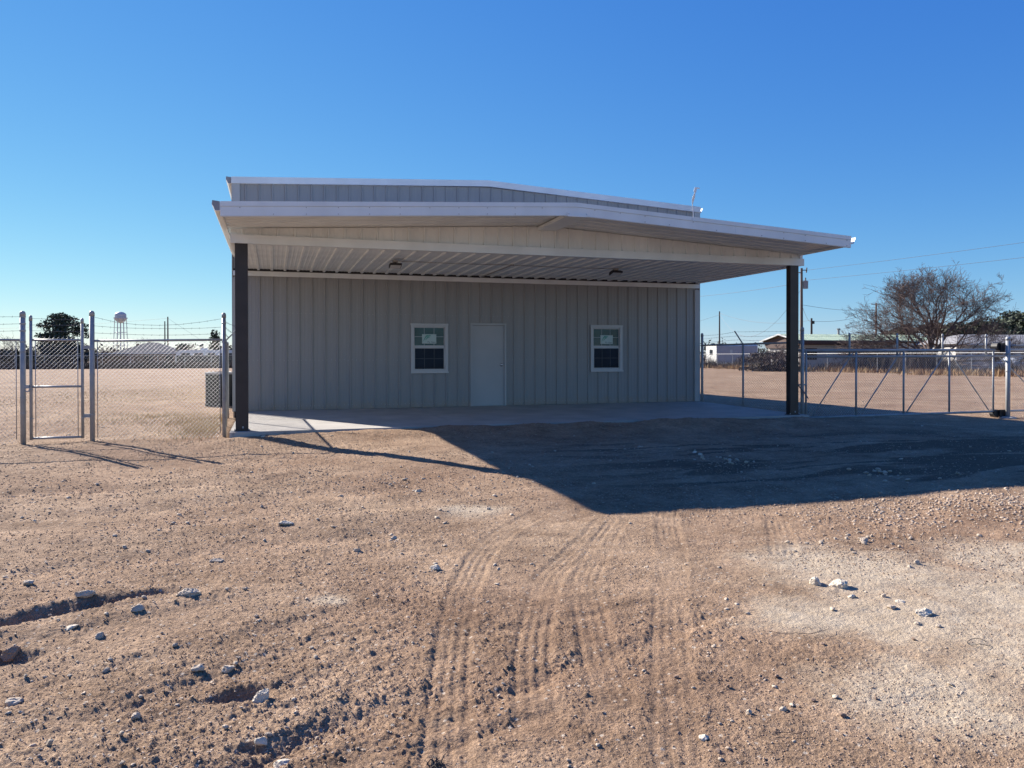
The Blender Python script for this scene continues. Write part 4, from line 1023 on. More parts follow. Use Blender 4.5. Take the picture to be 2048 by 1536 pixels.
OCT = (np.array([(1, 0, 0), (-1, 0, 0), (0, 1, 0), (0, -1, 0), (0, 0, 1), (0, 0, -1)], float), np.array([(0, 2, 4), (2, 1, 4), (1, 3, 4), (3, 0, 4), (2, 0, 5), (1, 2, 5), (3, 1, 5), (0, 3, 5)]))
def gravel(name, n, fn, smin, smax, m_, flat=0.65, sub=0, power=2.5):
    """n loose pieces as one mesh, every one with its own shape"""
    V0, F0 = OCT if sub < 0 else (I0, I1)[sub]; x, y = fn(n); n = len(x)
    s = smin + (smax - smin) * RNG.random(n) ** power
    d = np.hypot(x - CAM[0], y - CAM[1]); s = s * np.clip(d / 6.0, 0.7, 1.6)
    V = V0[None] * (1 + 0.22 * RNG.normal(size=(n, len(V0), 1)))
    V = V * (s[:, None, None] / 2) * np.stack([RNG.uniform(.8, 1.4, n), RNG.uniform(.7, 1.1, n), np.full(n, flat) * RNG.uniform(.7, 1.2, n)], 1)[:, None, :]
    a = RNG.uniform(0, 6.28, n); c, s_ = np.cos(a)[:, None], np.sin(a)[:, None]
    X = V[:, :, 0] * c - V[:, :, 1] * s_; Y = V[:, :, 0] * s_ + V[:, :, 1] * c
    tl = RNG.normal(0, .25, n)[:, None]; Z = V[:, :, 2] + X * tl
    gzv = ground_z(x, y)[0]
    W = np.stack([X + x[:, None], Y + y[:, None], Z + (gzv + s * 0.10)[:, None]], -1).reshape(-1, 3)
    F = (F0[None] + (np.arange(n) * len(V0))[:, None, None]).reshape(-1, 3)
    return np_object(name, W, F, M[m_], kind='stuff')
def spread(rmin, rmax, amin, amax, dens_scale=0.9, thresh=0.0, bias=None, logr=True):
    def fn(n):
        r = rmin * (rmax / rmin) ** RNG.random(n * 3) if logr else RNG.uniform(rmin, rmax, n * 3)
        a = YAW + RNG.uniform(R(amin), R(amax), n * 3)
        x = CAM[0] + np.sin(a) * r; y = CAM[1] + np.cos(a) * r
        w = np.clip(0.5 + 1.5 * fbm(x * dens_scale, y * dens_scale, 61, 3) + (bias(x, y) if bias else 0), 0.03, 1)
        k = (RNG.random(len(x)) < w) & ~((x > -0.6) & (x < 12.4) & (y > -4.85)) & ~((x > -0.75) & (x < 12.2) & (y > 0))
        x, y = x[k], y[k]; return x[:n], y[:n]
    return fn
notrack = lambda x, y: -0.7 * np.max([sstep(0.16, 0.08, seg_dist(x, y, smooth_line(t))[0]) for t in TRACKS], axis=0) - 0.6 * np.exp(-((x - 4.0) ** 2 + (y + 15.6) ** 2) / 0.7) + 0.25 * sstep(2.0, -0.5, x)
tag(gravel('gravel', 24000, spread(2.3, 22, -40, 40, bias=notrack), 0.004, 0.021, 'gravel', 0.5), 'loose tan gravel scattered over the bare dirt yard', 'gravel')
tag(gravel('dirt_crumbs', 90000, spread(2.3, 26, -40, 40, 1.4, bias=notrack), 0.004, 0.016, 'clod', 0.75, -1, 2.0), 'brown dirt crumbs and clods over the bare yard', 'dirt')
tag(gravel('pebbles', 1100, spread(2.5, 30, -40, 40, 0.6, bias=notrack), 0.010, 0.036, 'stone', 0.6, 1, 3.0), 'pale pebbles scattered over the bare dirt yard', 'pebbles')
def pile_fn(n):
    x = 6.9 + RNG.normal(0, .95, n); y = -13.35 + RNG.normal(0, .42, n) - 0.1 * (x - 7); return x, y
tag(gravel('gravel_pile', 2000, pile_fn, 0.006, 0.027, 'gravel', 0.5, 0, 2.0), 'low pile of pale chipped gravel at the right edge of the shadow', 'gravel')
def behind(n):
    x = RNG.uniform(12.5, 50, n); y = -4 + (55) * RNG.random(n); return x, y
tag(gravel('yard_gravel', 3000, behind, 0.012, 0.05, 'stone', 0.55, 0, 2.5), 'pale gravel over the fenced yard behind the sliding gate', 'gravel')
# twigs, wire loop, weed
def twig(pts, r, label, name='twig', m_='twig', cat='twig'):
    m = MB(); m.tube([(x, y, gz(x, y) + 0.012 + dz) for x, y, dz in pts], r, 5); tag(m.build(name, M[m_]), label, cat)
twig([(2.98, -15.62, 0), (3.04, -15.69, .004), (3.08, -15.715, .009), (3.15, -15.745, .004), (3.22, -15.738, .006), (3.29, -15.72, .012), (3.33, -15.69, .012), (3.345, -15.65, 0.016)], 0.0014, 'thin curved dark twig on the right foreground dirt')
twig([(2.29, -16.60, 0), (2.33, -16.612, .004), (2.37, -16.64, .003), (2.42, -16.645, .002)], 0.0014, 'short straight dark twig near the bottom right tyre track')
twig([(1.20, -16.35, 0), (1.24, -16.357, .004), (1.28, -16.37, .003)], 0.0014, 'short pale stick beside the left tyre track at the bottom')
twig([(3.90 + .055 * math.cos(t * .52), -16.15 + .05 * math.sin(t * .52), .008 * math.sin(t)) for t in range(12)], 0.0016, 'small loop of dark wire lying on the pale dirt at right', 'wire_loop', 'black', 'wire')
m = MB()
for k in range(20):
    a = random.uniform(0, 6.28); l = random.uniform(.02, .05); x, y = 0.905 + random.gauss(0, .015), -16.40 + random.gauss(0, .012)
    z = gz(x, y); m.tube([(x, y, z), (x + l * .5 * math.cos(a), y + l * .5 * math.sin(a), z + l * .5), (x + l * math.cos(a), y + l * math.sin(a), z + l * random.uniform(.3, .7))], [.003, .0022, .001], 4)
tag(m.build('weed', M['scrub']), 'dead dark weed tuft by the bottom end of the left track', 'weed')

# ------------------------------------------------------------------ dry grass and brush
def blades(name, pos, hmin, hmax, wid, m_, lean=0.5, kind='stuff', parent=None, hs=1.0):
    x, y, z = pos; n = len(x); h = RNG.uniform(hmin, hmax, n) * hs; a = RNG.uniform(0, 6.28, n); l = h * RNG.normal(0, lean, n)
    dx, dy = np.cos(a), np.sin(a); w = wid * RNG.uniform(.6, 1.3, n)
    b0 = np.stack([x - dy * w, y + dx * w, z], 1); b1 = np.stack([x + dy * w, y - dx * w, z], 1)
    m0 = np.stack([x + dx * l * .4 - dy * w * .7, y + dy * l * .4 + dx * w * .7, z + h * .6], 1); m1 = np.stack([x + dx * l * .4 + dy * w * .7, y + dy * l * .4 - dx * w * .7, z + h * .6], 1)
    tp = np.stack([x + dx * l, y + dy * l, z + h], 1)
    V = np.stack([b0, b1, m1, m0, tp], 1).reshape(-1, 3); i = np.arange(n)[:, None] * 5
    F = np.concatenate([i + np.array([[0, 1, 2]]), i + np.array([[0, 2, 3]]), i + np.array([[3, 2, 4]])])
    return np_object(name, V, F, M[m_], kind=kind, parent=parent)
def gpos(x, y): return x, y, ground_z(x, y)[0] - 0.01
n = 5200; q = RNG.integers(0, 3, n); x = np.choose(q, [RNG.normal(-1.25, .45, n), RNG.normal(-1.0, .3, n), RNG.normal(-2.3, .8, n)]); y = np.choose(q, [RNG.normal(-1.0, .9, n), RNG.normal(-3.0, .7, n), RNG.normal(0.8, .9, n)])
k = x < -0.72; tag(blades('dry_grass', gpos(x[k], y[k]), .03, .13, .004, 'straw2', 0.9), 'bleached dry grass behind the left fence beside the porch', 'grass')
n = 9000; x = RNG.normal(-4, 3.2, n); y = RNG.normal(13.5, 4.5, n) ; k = x < -0.9
tag(blades('yard_grass', gpos(x[k], y[k]), .02, .07, .007, 'straw2', 1.2), 'thin pale dry grass in the yard beyond the left fence', 'grass')
n = 16000; y = RNG.uniform(12, 82, n); x = 50.4 + RNG.normal(0, .9, n) + 0.7 * np.sin(y * .4); w = np.clip(.5 + 1.6 * fbm(x * .15, y * .22, 7, 3), .05, 1); k = RNG.random(n) < w
tag(blades('tall_dry_grass', gpos(x[k], y[k]), .12, .62, .022, 'straw', 0.5), 'tall orange dry grass along the far right boundary fence', 'grass')
n = 34000; y = RNG.uniform(12, 85, n); x = 52.9 + RNG.normal(0, 1.2, n); w = np.clip(.60 + 1.8 * fbm(x * .12, y * .2, 17, 3), .1, 1); k = (RNG.random(n) < w) & (x > 51.0)
hm = 1.5
tag(blades('dead_brush', gpos(x[k], y[k]), .4, 2.0, .018, 'scrub', 0.6, hs=np.clip(.75 + 1.5 * fbm(x[k] * .2, y[k] * .3, 27, 3), .3, 1.25)), 'grey brown leafless brush behind the far right fence', 'brush')
n = 9000; x = RNG.uniform(-46, -3, n); y = 84.5 + RNG.normal(0, 1.0, n)
tag(blades('far_brush', gpos(x, y), .3, 1.1, .03, 'scrub', 0.45), 'dull brush along the far left boundary fence', 'brush')

# ------------------------------------------------------------------ trees
def grow(mb, p, d, L, r, lev, maxlev, spread_, up, kids, rg, nseg=4, minr=0.006, dome=None):
    pts = [p.copy()]; rs = [r]; dd = d.copy(); q = p.copy()
    for i in range(nseg):
        dd = (dd + Vector((rg.gauss(0, .16), rg.gauss(0, .16), rg.gauss(0, .10) + up))).normalized(); q = q + dd * (L / nseg)
        if dome and i and (q.x ** 2 + q.y ** 2) / dome[0] ** 2 + (q.z / dome[1]) ** 2 > rg.uniform(.66, 1.45): break
        pts.append(q.copy()); rs.append(max(minr, r * (1 - .62 * (i + 1) / nseg)))
    nseg = len(pts) - 1
    mb.tube(pts, rs, 7 if lev == 0 else (5 if lev == 1 else 3), cap=False)
    if lev >= maxlev: return
    for k in range(kids[lev]):
        t = rg.uniform(.28, 1.0) if k else 1.0
        i = min(nseg - 1, int(t * nseg)); f = t * nseg - i; b = pts[i].lerp(pts[i + 1], min(1, f)); rb = rs[i] * (1 - f) + rs[min(i + 1, nseg)] * f
        ax = Vector((rg.gauss(0, 1), rg.gauss(0, 1), rg.gauss(0, .6))).normalized()
        nd = (dd * .75 + ax * spread_).normalized()
        grow(mb, b, nd, L * rg.uniform(.45, .72), max(minr, rb * .62), lev + 1, maxlev, spread_, up, kids, rg, 3, minr, dome)

def bare_tree(loc, ht, wide, label, seed, mains=8, maxlev=4, kids=(6, 5, 4, 3), minr=0.009, r0=0.17, group=None, low=0.12):
    rg = random.Random(seed); t = thing('bare_tree', label, 'tree', (loc[0], loc[1], -0.25), 0.0001, group)
    tr = MB(); th = ht * .07; tr.tube([(0, 0, -.2), (0.03, 0, th * .5), (0, 0.02, th)], [r0 * 2.0, r0 * 1.7, r0 * 1.5], 9); tr.build('trunk', M['bark'], t)
    br = MB(); A_, B_ = wide * .5, ht * .97
    for k in range(mains):
        a = 2 * math.pi * k * 0.382 * 2 + rg.gauss(0, .2); u = (k + .5) / mains
        el = low + (1.42 - low) * u ** 1.15 + rg.gauss(0, .06)
        d = Vector((math.cos(a) * math.cos(el), math.sin(a) * math.cos(el), math.sin(el)))
        reach = 1 / math.sqrt((math.cos(el) / A_) ** 2 + (math.sin(el) / B_) ** 2)
        grow(br, Vector((0, 0, th * .9)), d, reach * rg.uniform(.66, .80), r0 * rg.uniform(.65, 1.0), 0, maxlev, .60, .008, kids, rg, 6, minr, (A_, B_))
    br.build('crown', M['twig'], t); return t
bx, by = bearing(1858, 72)
bare_tree((bx, by), 8.9, 16.8, 'huge bare spreading tree with many limbs behind the sliding gate', 5, mains=15, maxlev=4, kids=(7, 6, 5, 4), minr=.0092, low=0.06)

def leafy(loc, ht, wide, label, seed, m_='needle', lobes=16, leaves=2600, size=0.32, base=0.12, group=None, name='evergreen_tree', cat='tree', shape=1.0, trunk=True):
    rg = np.random.default_rng(seed); t = thing(name, label, cat, (loc[0], loc[1], -0.25), 0.0001, group)
    if trunk:
        tr = MB(); tr.tube([(0, 0, -.2), (0.05, 0, ht * .3), (0, .05, ht * .6), (0, 0, ht * .85)], [wide * .035, wide * .03, wide * .02, .03], 7)
        for k in range(7):
            a = k * 2.4; z = ht * (.25 + .07 * k); tr.tube([(0, 0, z), (wide * .3 * math.cos(a), wide * .3 * math.sin(a), z + ht * .06)], [.07, .02], 4)
        tr.build('trunk', M['bark'], t)
    cz = base + (1 - base) * (np.arange(lobes) + .5) / lobes; rad = wide * .5 * np.sin(math.pi * (0.16 + 0.76 * (cz - base) / (1 - base))) ** .8 * shape
    a = rg.uniform(0, 6.28, lobes); q = rad * np.sqrt(rg.random(lobes)) * .8; C = np.stack([q * np.cos(a), q * np.sin(a), cz * ht * .93], 1); LR = np.stack([wide * rg.uniform(.12, .24, lobes)] * 2 + [ht * rg.uniform(.07, .14, lobes)], 1)
    i = rg.integers(0, lobes, leaves); dirs = rg.normal(size=(leaves, 3)); dirs /= np.linalg.norm(dirs, axis=1)[:, None]
    P_ = C[i] + dirs * LR[i] * (rg.random((leaves, 1)) ** .4); P_[:, 2] = np.maximum(P_[:, 2], .05)
    A = rg.normal(size=(leaves, 3)); A /= np.linalg.norm(A, axis=1)[:, None]; B = np.cross(A, rg.normal(size=(leaves, 3))); B /= np.linalg.norm(B, axis=1)[:, None]
    sz = size * rg.uniform(.5, 1.2, (leaves, 1))
    V = np.stack([P_ - A * sz, P_ + B * sz * .45, P_ + A * sz, P_ - B * sz * .45], 1).reshape(-1, 3); F = np.arange(leaves * 4).reshape(-1, 4)
    np_object('crown', V, F, M[m_], parent=t); return t
# trees to the right, behind the bare tree
for k, (px, F_, ht, wd, lb, mm) in enumerate([
    (1800, 96, 5.3, 7.5, 'rounded dusty evergreen behind the left side of the huge bare tree', 'needle2'),
    (1852, 104, 6.0, 7.0, 'dusty evergreen directly behind the trunk of the huge bare tree', 'needle2'),
    (1915, 100, 5.8, 7.5, 'dull evergreen just right of the bare tree trunk', 'needle2'),
    (1962, 110, 6.8, 8.5, 'dark evergreen between the bare tree and the tallest dark evergreen', 'needle'),
    (2012, 104, 7.5, 9.0, 'tallest dark evergreen behind the white hip roofed house', 'needle'),
    (2062, 100, 7.0, 9.0, 'dark evergreen cut by the right edge of the picture', 'needle')]):
    leafy(bearing(px, F_), ht, wd, lb, 60 + k, mm, 26, 5200, .30, .02)
# trees to the left
leafy(bearing(130, 118), 8.4, 8.2, 'tall rounded evergreen standing behind the walk gate', 80, 'needle', 34, 7000, .26, .16)
leafy(bearing(128, 112), 3.3, 12.0, 'broad dark shrub at the foot of the tall evergreen', 81, 'shrub', 22, 3200, .34, .0, name='shrub', cat='shrub', trunk=False)
leafy(bearing(28, 108), 2.4, 12.5, 'low dark shrub mass at the far left edge', 82, 'shrub', 22, 3000, .32, .0, name='shrub', cat='shrub', trunk=False)
leafy(bearing(372, 128), 3.7, 5.0, 'dark rounded shrub above the roof of the motorhome', 83, 'needle', 14, 1800, .30, .0, name='shrub', cat='shrub', trunk=False)
leafy(bearing(432, 116), 5.6, 2.6, 'thin spindly pine beside the corner post at left', 84, 'needle', 14, 700, .26, .25)
leafy(bearing(448, 135), 3.4, 7.5, 'grey shrub mass behind the motorhome rear', 86, 'shrub', 14, 1600, .32, .0, name='shrub', cat='shrub', trunk=False)
bare_tree(bearing(287, 150), 5.2, 6.0, 'small bare tree behind the hip roofed house at left', 21, 6, 3, (5, 4, 4), .014, .10, low=.5)
bare_tree(bearing(372, 150), 4.8, 4.2, 'thin bare tree right of the two left utility poles', 22, 5, 3, (5, 4, 4), .014, .08, low=.6)
bare_tree(bearing(20, 130), 5.4, 6.5, 'bare tree poking over the shrubs at the far left edge', 23, 6, 3, (5, 4, 4), .014, .10, low=.45)
bare_tree(bearing(205, 150), 3.6, 8.0, 'low bare thicket left of the water tower legs', 24, 7, 3, (5, 4, 4), .014, .08, low=.4)
bare_tree(bearing(1560, 73), 2.7, 3.4, 'pale bare bush in front of the brown gable', 25, 7, 3, (5, 4, 3), .010, .05, low=.5)
leafy(bearing(1545, 76), 2.0, 8.0, 'brown tangled bush between travel trailer and brown gable', 87, 'scrub', 30, 3600, .15, .0, name='shrub', cat='shrub', trunk=False)

def far_band(name, segs, label, m_, n, hmax, size):
    P_ = []
    for px0, px1, F0, F1, h0, h1, k in segs:
        q = RNG.random(k); F = RNG.uniform(F0, F1, k); pxs = px0 + (px1 - px0) * q; r = (pxs - 1024) / 1522.13 * F
        x = CAM[0] + math.cos(YAW) * r + math.sin(YAW) * F; y = CAM[1] - math.sin(YAW) * r + math.cos(YAW) * F
        top = h0 + (h1 - h0) * np.clip(0.5 + 1.3 * fbm(x * .09, y * .09, 211, 4), 0, 1)
        P_.append(np.stack([x, y, -.2 + top * RNG.random(k) ** .8], 1))
    P_ = np.concatenate(P_); k = len(P_); A = RNG.normal(size=(k, 3)); A /= np.linalg.norm(A, axis=1)[:, None]; B = np.cross(A, RNG.normal(size=(k, 3))); B /= np.linalg.norm(B, axis=1)[:, None]
    sz = size * RNG.uniform(.5, 1.3, (k, 1)); V = np.stack([P_ - A * sz, P_ + B * sz * .5, P_ + A * sz, P_ - B * sz * .5], 1).reshape(-1, 3)
    tag(np_object(name, V, np.arange(k * 4).reshape(-1, 4), M[m_], kind='stuff'), label, 'trees')
far_band('treeline', [(-260, 470, 170, 260, 1.5, 4.6, 9000), (-260, 60, 120, 140, 1.0, 3.2, 3500)], 'low hazy line of trees along the horizon at left', 'shrub', 0, 4, .5)
far_band('treeline', [(1400, 2300, 180, 280, 2.0, 5.6, 9000), (1930, 2300, 118, 130, 3.5, 7.2, 5000)], 'low dark line of trees along the horizon at right', 'needle2', 0, 4, .5)

# ------------------------------------------------------------------ houses, trailers and poles beyond the lot
def lot(loc, rot, name, label, cat): return thing(name, label, cat, (loc[0], loc[1], -0.3), rot if rot else 0.0001)
def win(parent, x0, x1, z0, z1, y, frame='vinyl'):
    m = MB(); e = .06
    m.box(x0 - e, x1 + e, y - .04, y - .002, z0 - e, z0); m.box(x0 - e, x1 + e, y - .04, y - .002, z1, z1 + e); m.box(x0 - e, x0, y - .04, y - .002, z0, z1); m.box(x1, x1 + e, y - .04, y - .002, z0, z1)
    m.box((x0 + x1) / 2 - .03, (x0 + x1) / 2 + .03, y - .035, y - .002, z0, z1)
    w = m.build('window', M[frame], parent); MB().box(x0, x1, y - .02, y + .01, z0, z1).build('pane', M['farglass'], w); return w
# long house with a pale green roof
hx, hy = bearing(1598, 80)
gh = lot((hx, hy), 0, 'ranch_house', 'long low house with pale green metal roof and cream walls', 'house')
MB().box(0.3, 11.9, 0.4, 5.6, 0, 2.95).build('wall', M['pale'], gh)
MB().box(12.0, 14.6, -0.6, 5.6, 0, 2.9).build('front_wing', M['cream'], gh)
m = MB()
m.hexa([(-0.3, -0.3, 3.12), (18.5, -0.3, 3.12), (18.5, 3.0, 3.86), (-0.3, 3.0, 3.86), (-0.3, -0.3, 3.20), (18.5, -0.3, 3.20), (18.5, 3.0, 3.94), (-0.3, 3.0, 3.94)])
m.hexa([(-0.3, 3.0, 3.86), (18.5, 3.0, 3.86), (18.5, 6.3, 3.12), (-0.3, 6.3, 3.12), (-0.3, 3.0, 3.94), (18.5, 3.0, 3.94), (18.5, 6.3, 3.20), (-0.3, 6.3, 3.20)])
for k in range(47): x = -.28 + k * .4; m.hexa([(x, -0.3, 3.20), (x + .04, -0.3, 3.20), (x + .04, 3.0, 3.94), (x, 3.0, 3.94), (x, -0.3, 3.23), (x + .04, -0.3, 3.23), (x + .04, 3.0, 3.97), (x, 3.0, 3.97)])
m.build('roof', M['greenroof'], gh)
m = MB(); m.box(-0.3, 11.9, -0.34, -0.301, 2.78, 3.19); m.box(0.3, 11.9, 0.02, 0.398, 2.72, 2.95); m.build('eave_fascia', M['brown'], gh)
m = MB(); m.extrude([(-0.25, 3.11), (3.0, 3.85), (6.25, 3.11), (5.6, 2.4), (0.4, 2.4)], 'x', 0.05, 0.29); m.build('gable', M['brown'], gh)
m = MB(); m.hexa([(-.36, -.3, 3.06), (-.30, -.3, 3.06), (-.30, 3, 3.80), (-.36, 3, 3.80), (-.36, -.3, 3.22), (-.30, -.3, 3.22), (-.30, 3, 3.96), (-.36, 3, 3.96)])
m.hexa([(-.36, 3, 3.80), (-.30, 3, 3.80), (-.30, 6.3, 3.06), (-.36, 6.3, 3.06), (-.36, 3, 3.96), (-.30, 3, 3.96), (-.30, 6.3, 3.22), (-.36, 6.3, 3.22)]); m.build('barge_board', M['vinyl'], gh)
win(gh, 1.2, 2.5, 1.2, 2.3, 0.4, 'brown'); win(gh, 8.8, 11.2, 1.2, 2.4, 0.4, 'brown'); win(gh, 12.5, 14.0, 1.2, 2.2, -0.6)
m = MB(); m.box(14.7, 18.3, 3.6, 3.8, 0, 3.1); m.build('carport_back', M['brickbrown'], gh)
for x in (16.4, 18.2): MB().box(x, x + .14, 0.1, 0.24, 0, 3.1).build('carport_post', M['brown'], gh)
m = MB(); m.tube([(7.6, 3.0, 3.9), (7.6, 3.0, 4.45)], .12, 8); m.tube([(7.6, 3, 4.45), (7.6, 3, 4.6)], .20, 8); m.build('flue', M['xfmr'], gh)
# hip roofed white house at the right edge
hx, hy = bearing(1912, 78)
wh = lot((hx, hy), R(-6), 'hip_roofed_house', 'white house with pale grey hip roof at the far right edge', 'house')
MB().box(0.4, 17, 0.4, 8, 0, 2.75).build('wall', M['pale'], wh)
m = MB(); P_ = [(0, 0, 2.75), (17.5, 0, 2.75), (17.5, 8.4, 2.75), (0, 8.4, 2.75), (4.2, 4.2, 3.85), (13.3, 4.2, 3.85)]
m.v += P_; m.f += [(0, 1, 5, 4), (1, 2, 5), (2, 3, 4, 5), (3, 0, 4), (0, 3, 2, 1)]; m.m += [0] * 5; m.build('roof', M['greyroof'], wh)
m = MB(); m.box(-.02, 17.52, -.06, -.005, 2.62, 2.80); m.build('eave_fascia', M['vinyl'], wh)
MB().box(2.0, 3.4, -0.35, 0.39, 0, 2.25).build('porch_bay', M['cream'], wh)
win(wh, 4.6, 6.0, 1.0, 2.2, 0.4); win(wh, 8.2, 10.4, 1.0, 2.2, 0.4); win(wh, 12.5, 14, 1.0, 2.2, 0.4)
# picket panels in front of it
hx, hy = bearing(1926, 70)
pf = lot((hx, hy), 0, 'yard_fence', 'pale grey upright board fence in front of the hip roofed house', 'fence')
for k in range(22): MB().box(k * .145, k * .145 + .11, 0, .03, 0.1, 1.95 + .04 * (k % 2)).build('board', M['board_or_shade_grey'], pf)
for z in (.5, 1.6): MB().box(0, 3.2, .031, .07, z, z + .09).build('rail', M['board_or_shade_grey'], pf)
# travel trailer
hx, hy = bearing(1433, 98)
tt = lot((hx, hy), 0, 'travel_trailer', 'travel trailer with shade painted grey on its side, white end facing the sun', 'trailer')
m = MB(); m.extrude([(0, .55), (2.5, .55), (2.5, 2.85), (2.3, 3.02), (0.2, 3.02), (0, 2.85)], 'x', 0, 6.2); body = m.build('body', M['trailerwhite'], tt)
MB().box(0.06, 6.1, -.02, -.004, .7, 2.85).build('shaded_side_skin', M['board_or_shade_grey'], tt)  # grey sheet puts the shade of the long side into its colour
MB().box(-.02, -.004, .9, 1.6, 1.7, 2.35).build('end_window', M['farglass'], tt)
m = MB(); m.box(2.0, 2.35, -.05, -.021, 1.75, 2.35); m.build('window', M['vinyl'], tt)
for x in (2.6, 3.5): m = MB(); m.tube([(x, -.05, .33), (x, .2, .33)], .33, 14); m.build('wheel', M['tyre'], tt)
for x in (0.9, 3.9): MB().box(x, x + .6, .9, 1.5, 3.02, 3.16).build('roof_vent', M['black'], tt)
# left: hip roofed house, long shed, motorhome
hx, hy = bearing(221, 128)
lh = lot((hx, hy), 0, 'hip_roofed_house', 'dark hip roofed house with a white eave line at left', 'house')
MB().box(.6, 11.4, .6, 7, 0, 2.15).build('wall', M['brickbrown'], lh)
m = MB(); P_ = [(0, 0, 2.15), (12, 0, 2.15), (12, 7.6, 2.15), (0, 7.6, 2.15), (5.2, 3.8, 4.05), (6.8, 3.8, 4.05)]
m.v += P_; m.f += [(0, 1, 5, 4), (1, 2, 5), (2, 3, 4, 5), (3, 0, 4), (0, 3, 2, 1)]; m.m += [0] * 5; m.build('roof', M['darkroof'], lh)
MB().box(2.0, 11.9, -.08, -.005, 2.04, 2.20).build('gutter', M['vinyl'], lh)
MB().box(1.2, 1.9, .55, .598, .5, 2.0).build('door', M['pale'], lh); win(lh, 5.0, 6.4, .9, 1.9, .6, 'brown'); win(lh, 8.5, 9.6, .9, 1.9, .6, 'brown')
hx, hy = bearing(182, 118)
ls = lot((hx, hy), 0, 'open_shed', 'long low open shed with thin pale roof edge left of the house', 'shed')
MB().box(0, 5.2, 0, 3, 2.0, 2.12).build('roof', M['pale'], ls)
for x in (.1, 2.5, 5.0): MB().box(x, x + .1, .05, .15, 0, 2.0).build('post', M['brown'], ls)
MB().box(0, 5.2, 2.8, 2.9, 0, 2.0).build('back_wall', M['brickbrown'], ls)
hx, hy = bearing(351, 106)
rv = lot((hx, hy), 0, 'motorhome', 'white topped motorhome parked beyond the fence left of the building', 'motorhome')
m = MB(); m.extrude([(0.0, .45), (8.2, .45), (8.2, 2.35), (8.0, 2.5), (.5, 2.5), (.15, 2.25), (0, 1.6)], 'y', 0, 2.4); m.build('body', M['trailerwhite'], rv)
MB().box(.12, 8.1, -.02, -.004, .46, 1.72).build('shaded_lower_skin', M['acgrey'], rv)  # backlit shade of the lower side painted as a charcoal sheet
for a, b in ((.7, 1.9), (2.4, 3.6), (4.2, 5.2), (5.8, 7.4)): m = MB(); m.box(a, b, -.025, -.004, 1.76, 2.06); m.build('window', M['farglass'], rv)
for x in (3.2, 5.9): MB().box(x, x + .9, .8, 1.6, 2.50, 2.76).build('roof_unit', M['trailerwhite'], rv)
for x in (1.5, 6.3): m = MB(); m.tube([(x, -.05, .42), (x, .25, .42)], .42, 14); m.build('wheel', M['tyre'], rv)
# parked car at the right edge
hx, hy = bearing(2018, 68)
car = lot((hx, hy), 0, 'parked_car', 'pale blue car parked in front of the house at the right edge', 'car')
m = MB(); m.extrude([(0, .35), (4.4, .35), (4.4, .85), (3.9, .95), (3.3, 1.42), (1.6, 1.45), (.9, .98), (0, .85)], 'y', 0, 1.75); m.build('body', M['carblue'], car)
m = MB(); m.extrude([(1.15, .98), (3.65, .97), (3.2, 1.36), (1.7, 1.38)], 'y', -.012, -.003); m.build('window', M['farglass'], car)
for x in (.85, 3.5): m = MB(); m.tube([(x, -.04, .32), (x, .2, .32)], .32, 14); m.build('wheel', M['tyre'], car)
# water tower
hx, hy = bearing(241.5, 600)
wt = lot((hx, hy), 0, 'water_tower', 'pale water tower on thin legs far off at left', 'water tower')
m = MB(); m.lathe([(.3, 27.8), (2.2, 28.4), (3.8, 30.0), (4.2, 31.6), (4.2, 34.4), (3.9, 35.3), (2.2, 36.4), (.3, 36.9)], (0, 0, 0), 20); m.build('tank', M['tank'], wt, smooth=True)
m = MB(); m.lathe([(4.3, 31.2), (5.0, 31.2), (5.0, 32.2), (4.95, 32.2), (4.95, 31.3), (4.3, 31.3)], (0, 0, 0), 20); m.build('catwalk', M['tank'], wt)
for k in range(6):
    a = k * math.pi / 3 + .2; m = MB(); m.tube([(5.4 * math.cos(a), 5.4 * math.sin(a), -1), (4.1 * math.cos(a), 4.1 * math.sin(a), 31.0)], .26, 6); m.build('leg', M['tank'], wt)
m = MB(); m.tube([(0, 0, 0), (0, 0, 28)], .45, 8); m.build('riser', M['tank'], wt)
m = MB()
for z, rr_ in ((10, 5.0), (20.5, 4.55)):
    for k in range(6): a, b = k * math.pi / 3 + .2, (k + 1) * math.pi / 3 + .2; m.tube([(rr_ * math.cos(a), rr_ * math.sin(a), z), (rr_ * math.cos(b), rr_ * math.sin(b), z)], .14, 4)
m.build('strut', M['tank'], wt)

# utility poles and lines
def upole(px, F_, top_y, r, label, m_='wood', arm=None, extra=None):
    x, y = bearing(px, F_); zt = height(top_y, F_); t = thing('utility_pole', label, 'utility pole', (x, y, -.3))
    m = MB(); m.tube([(x, y, -.6), (x, y, zt)], [r * 1.25, r * .8], 10); m.build('pole', M[m_], t)
    if arm: m = MB(); ux_, uy_ = math.cos(YAW), -math.sin(YAW); z = zt - arm[1]; m.tube([(x - ux_ * arm[0], y - uy_ * arm[0], z), (x + ux_ * arm[0], y + uy_ * arm[0], z)], .07, 6); m.build('crossarm', M[m_], t)
    return t, x, y, zt
pa, ax, ay, azt = upole(1603, 80, 537, .15, 'tall grey utility pole with a transformer beside the right dark column')
ux_, uy_ = math.cos(YAW), -math.sin(YAW)
m = MB(); cx_, cy_ = ax + ux_ * .42, ay + uy_ * .42
m.lathe([(.05, -.02), (.26, 0), (.27, .72), (.29, .76), (.15, .84)], (cx_, cy_, height(578, 80)), 14); m.build('transformer', M['xfmr'], pa)
m = MB(); m.tube([(cx_, cy_, height(563, 80)), (cx_, cy_, height(556, 80))], .06, 6); m.build('bushing', M['brown'], pa)
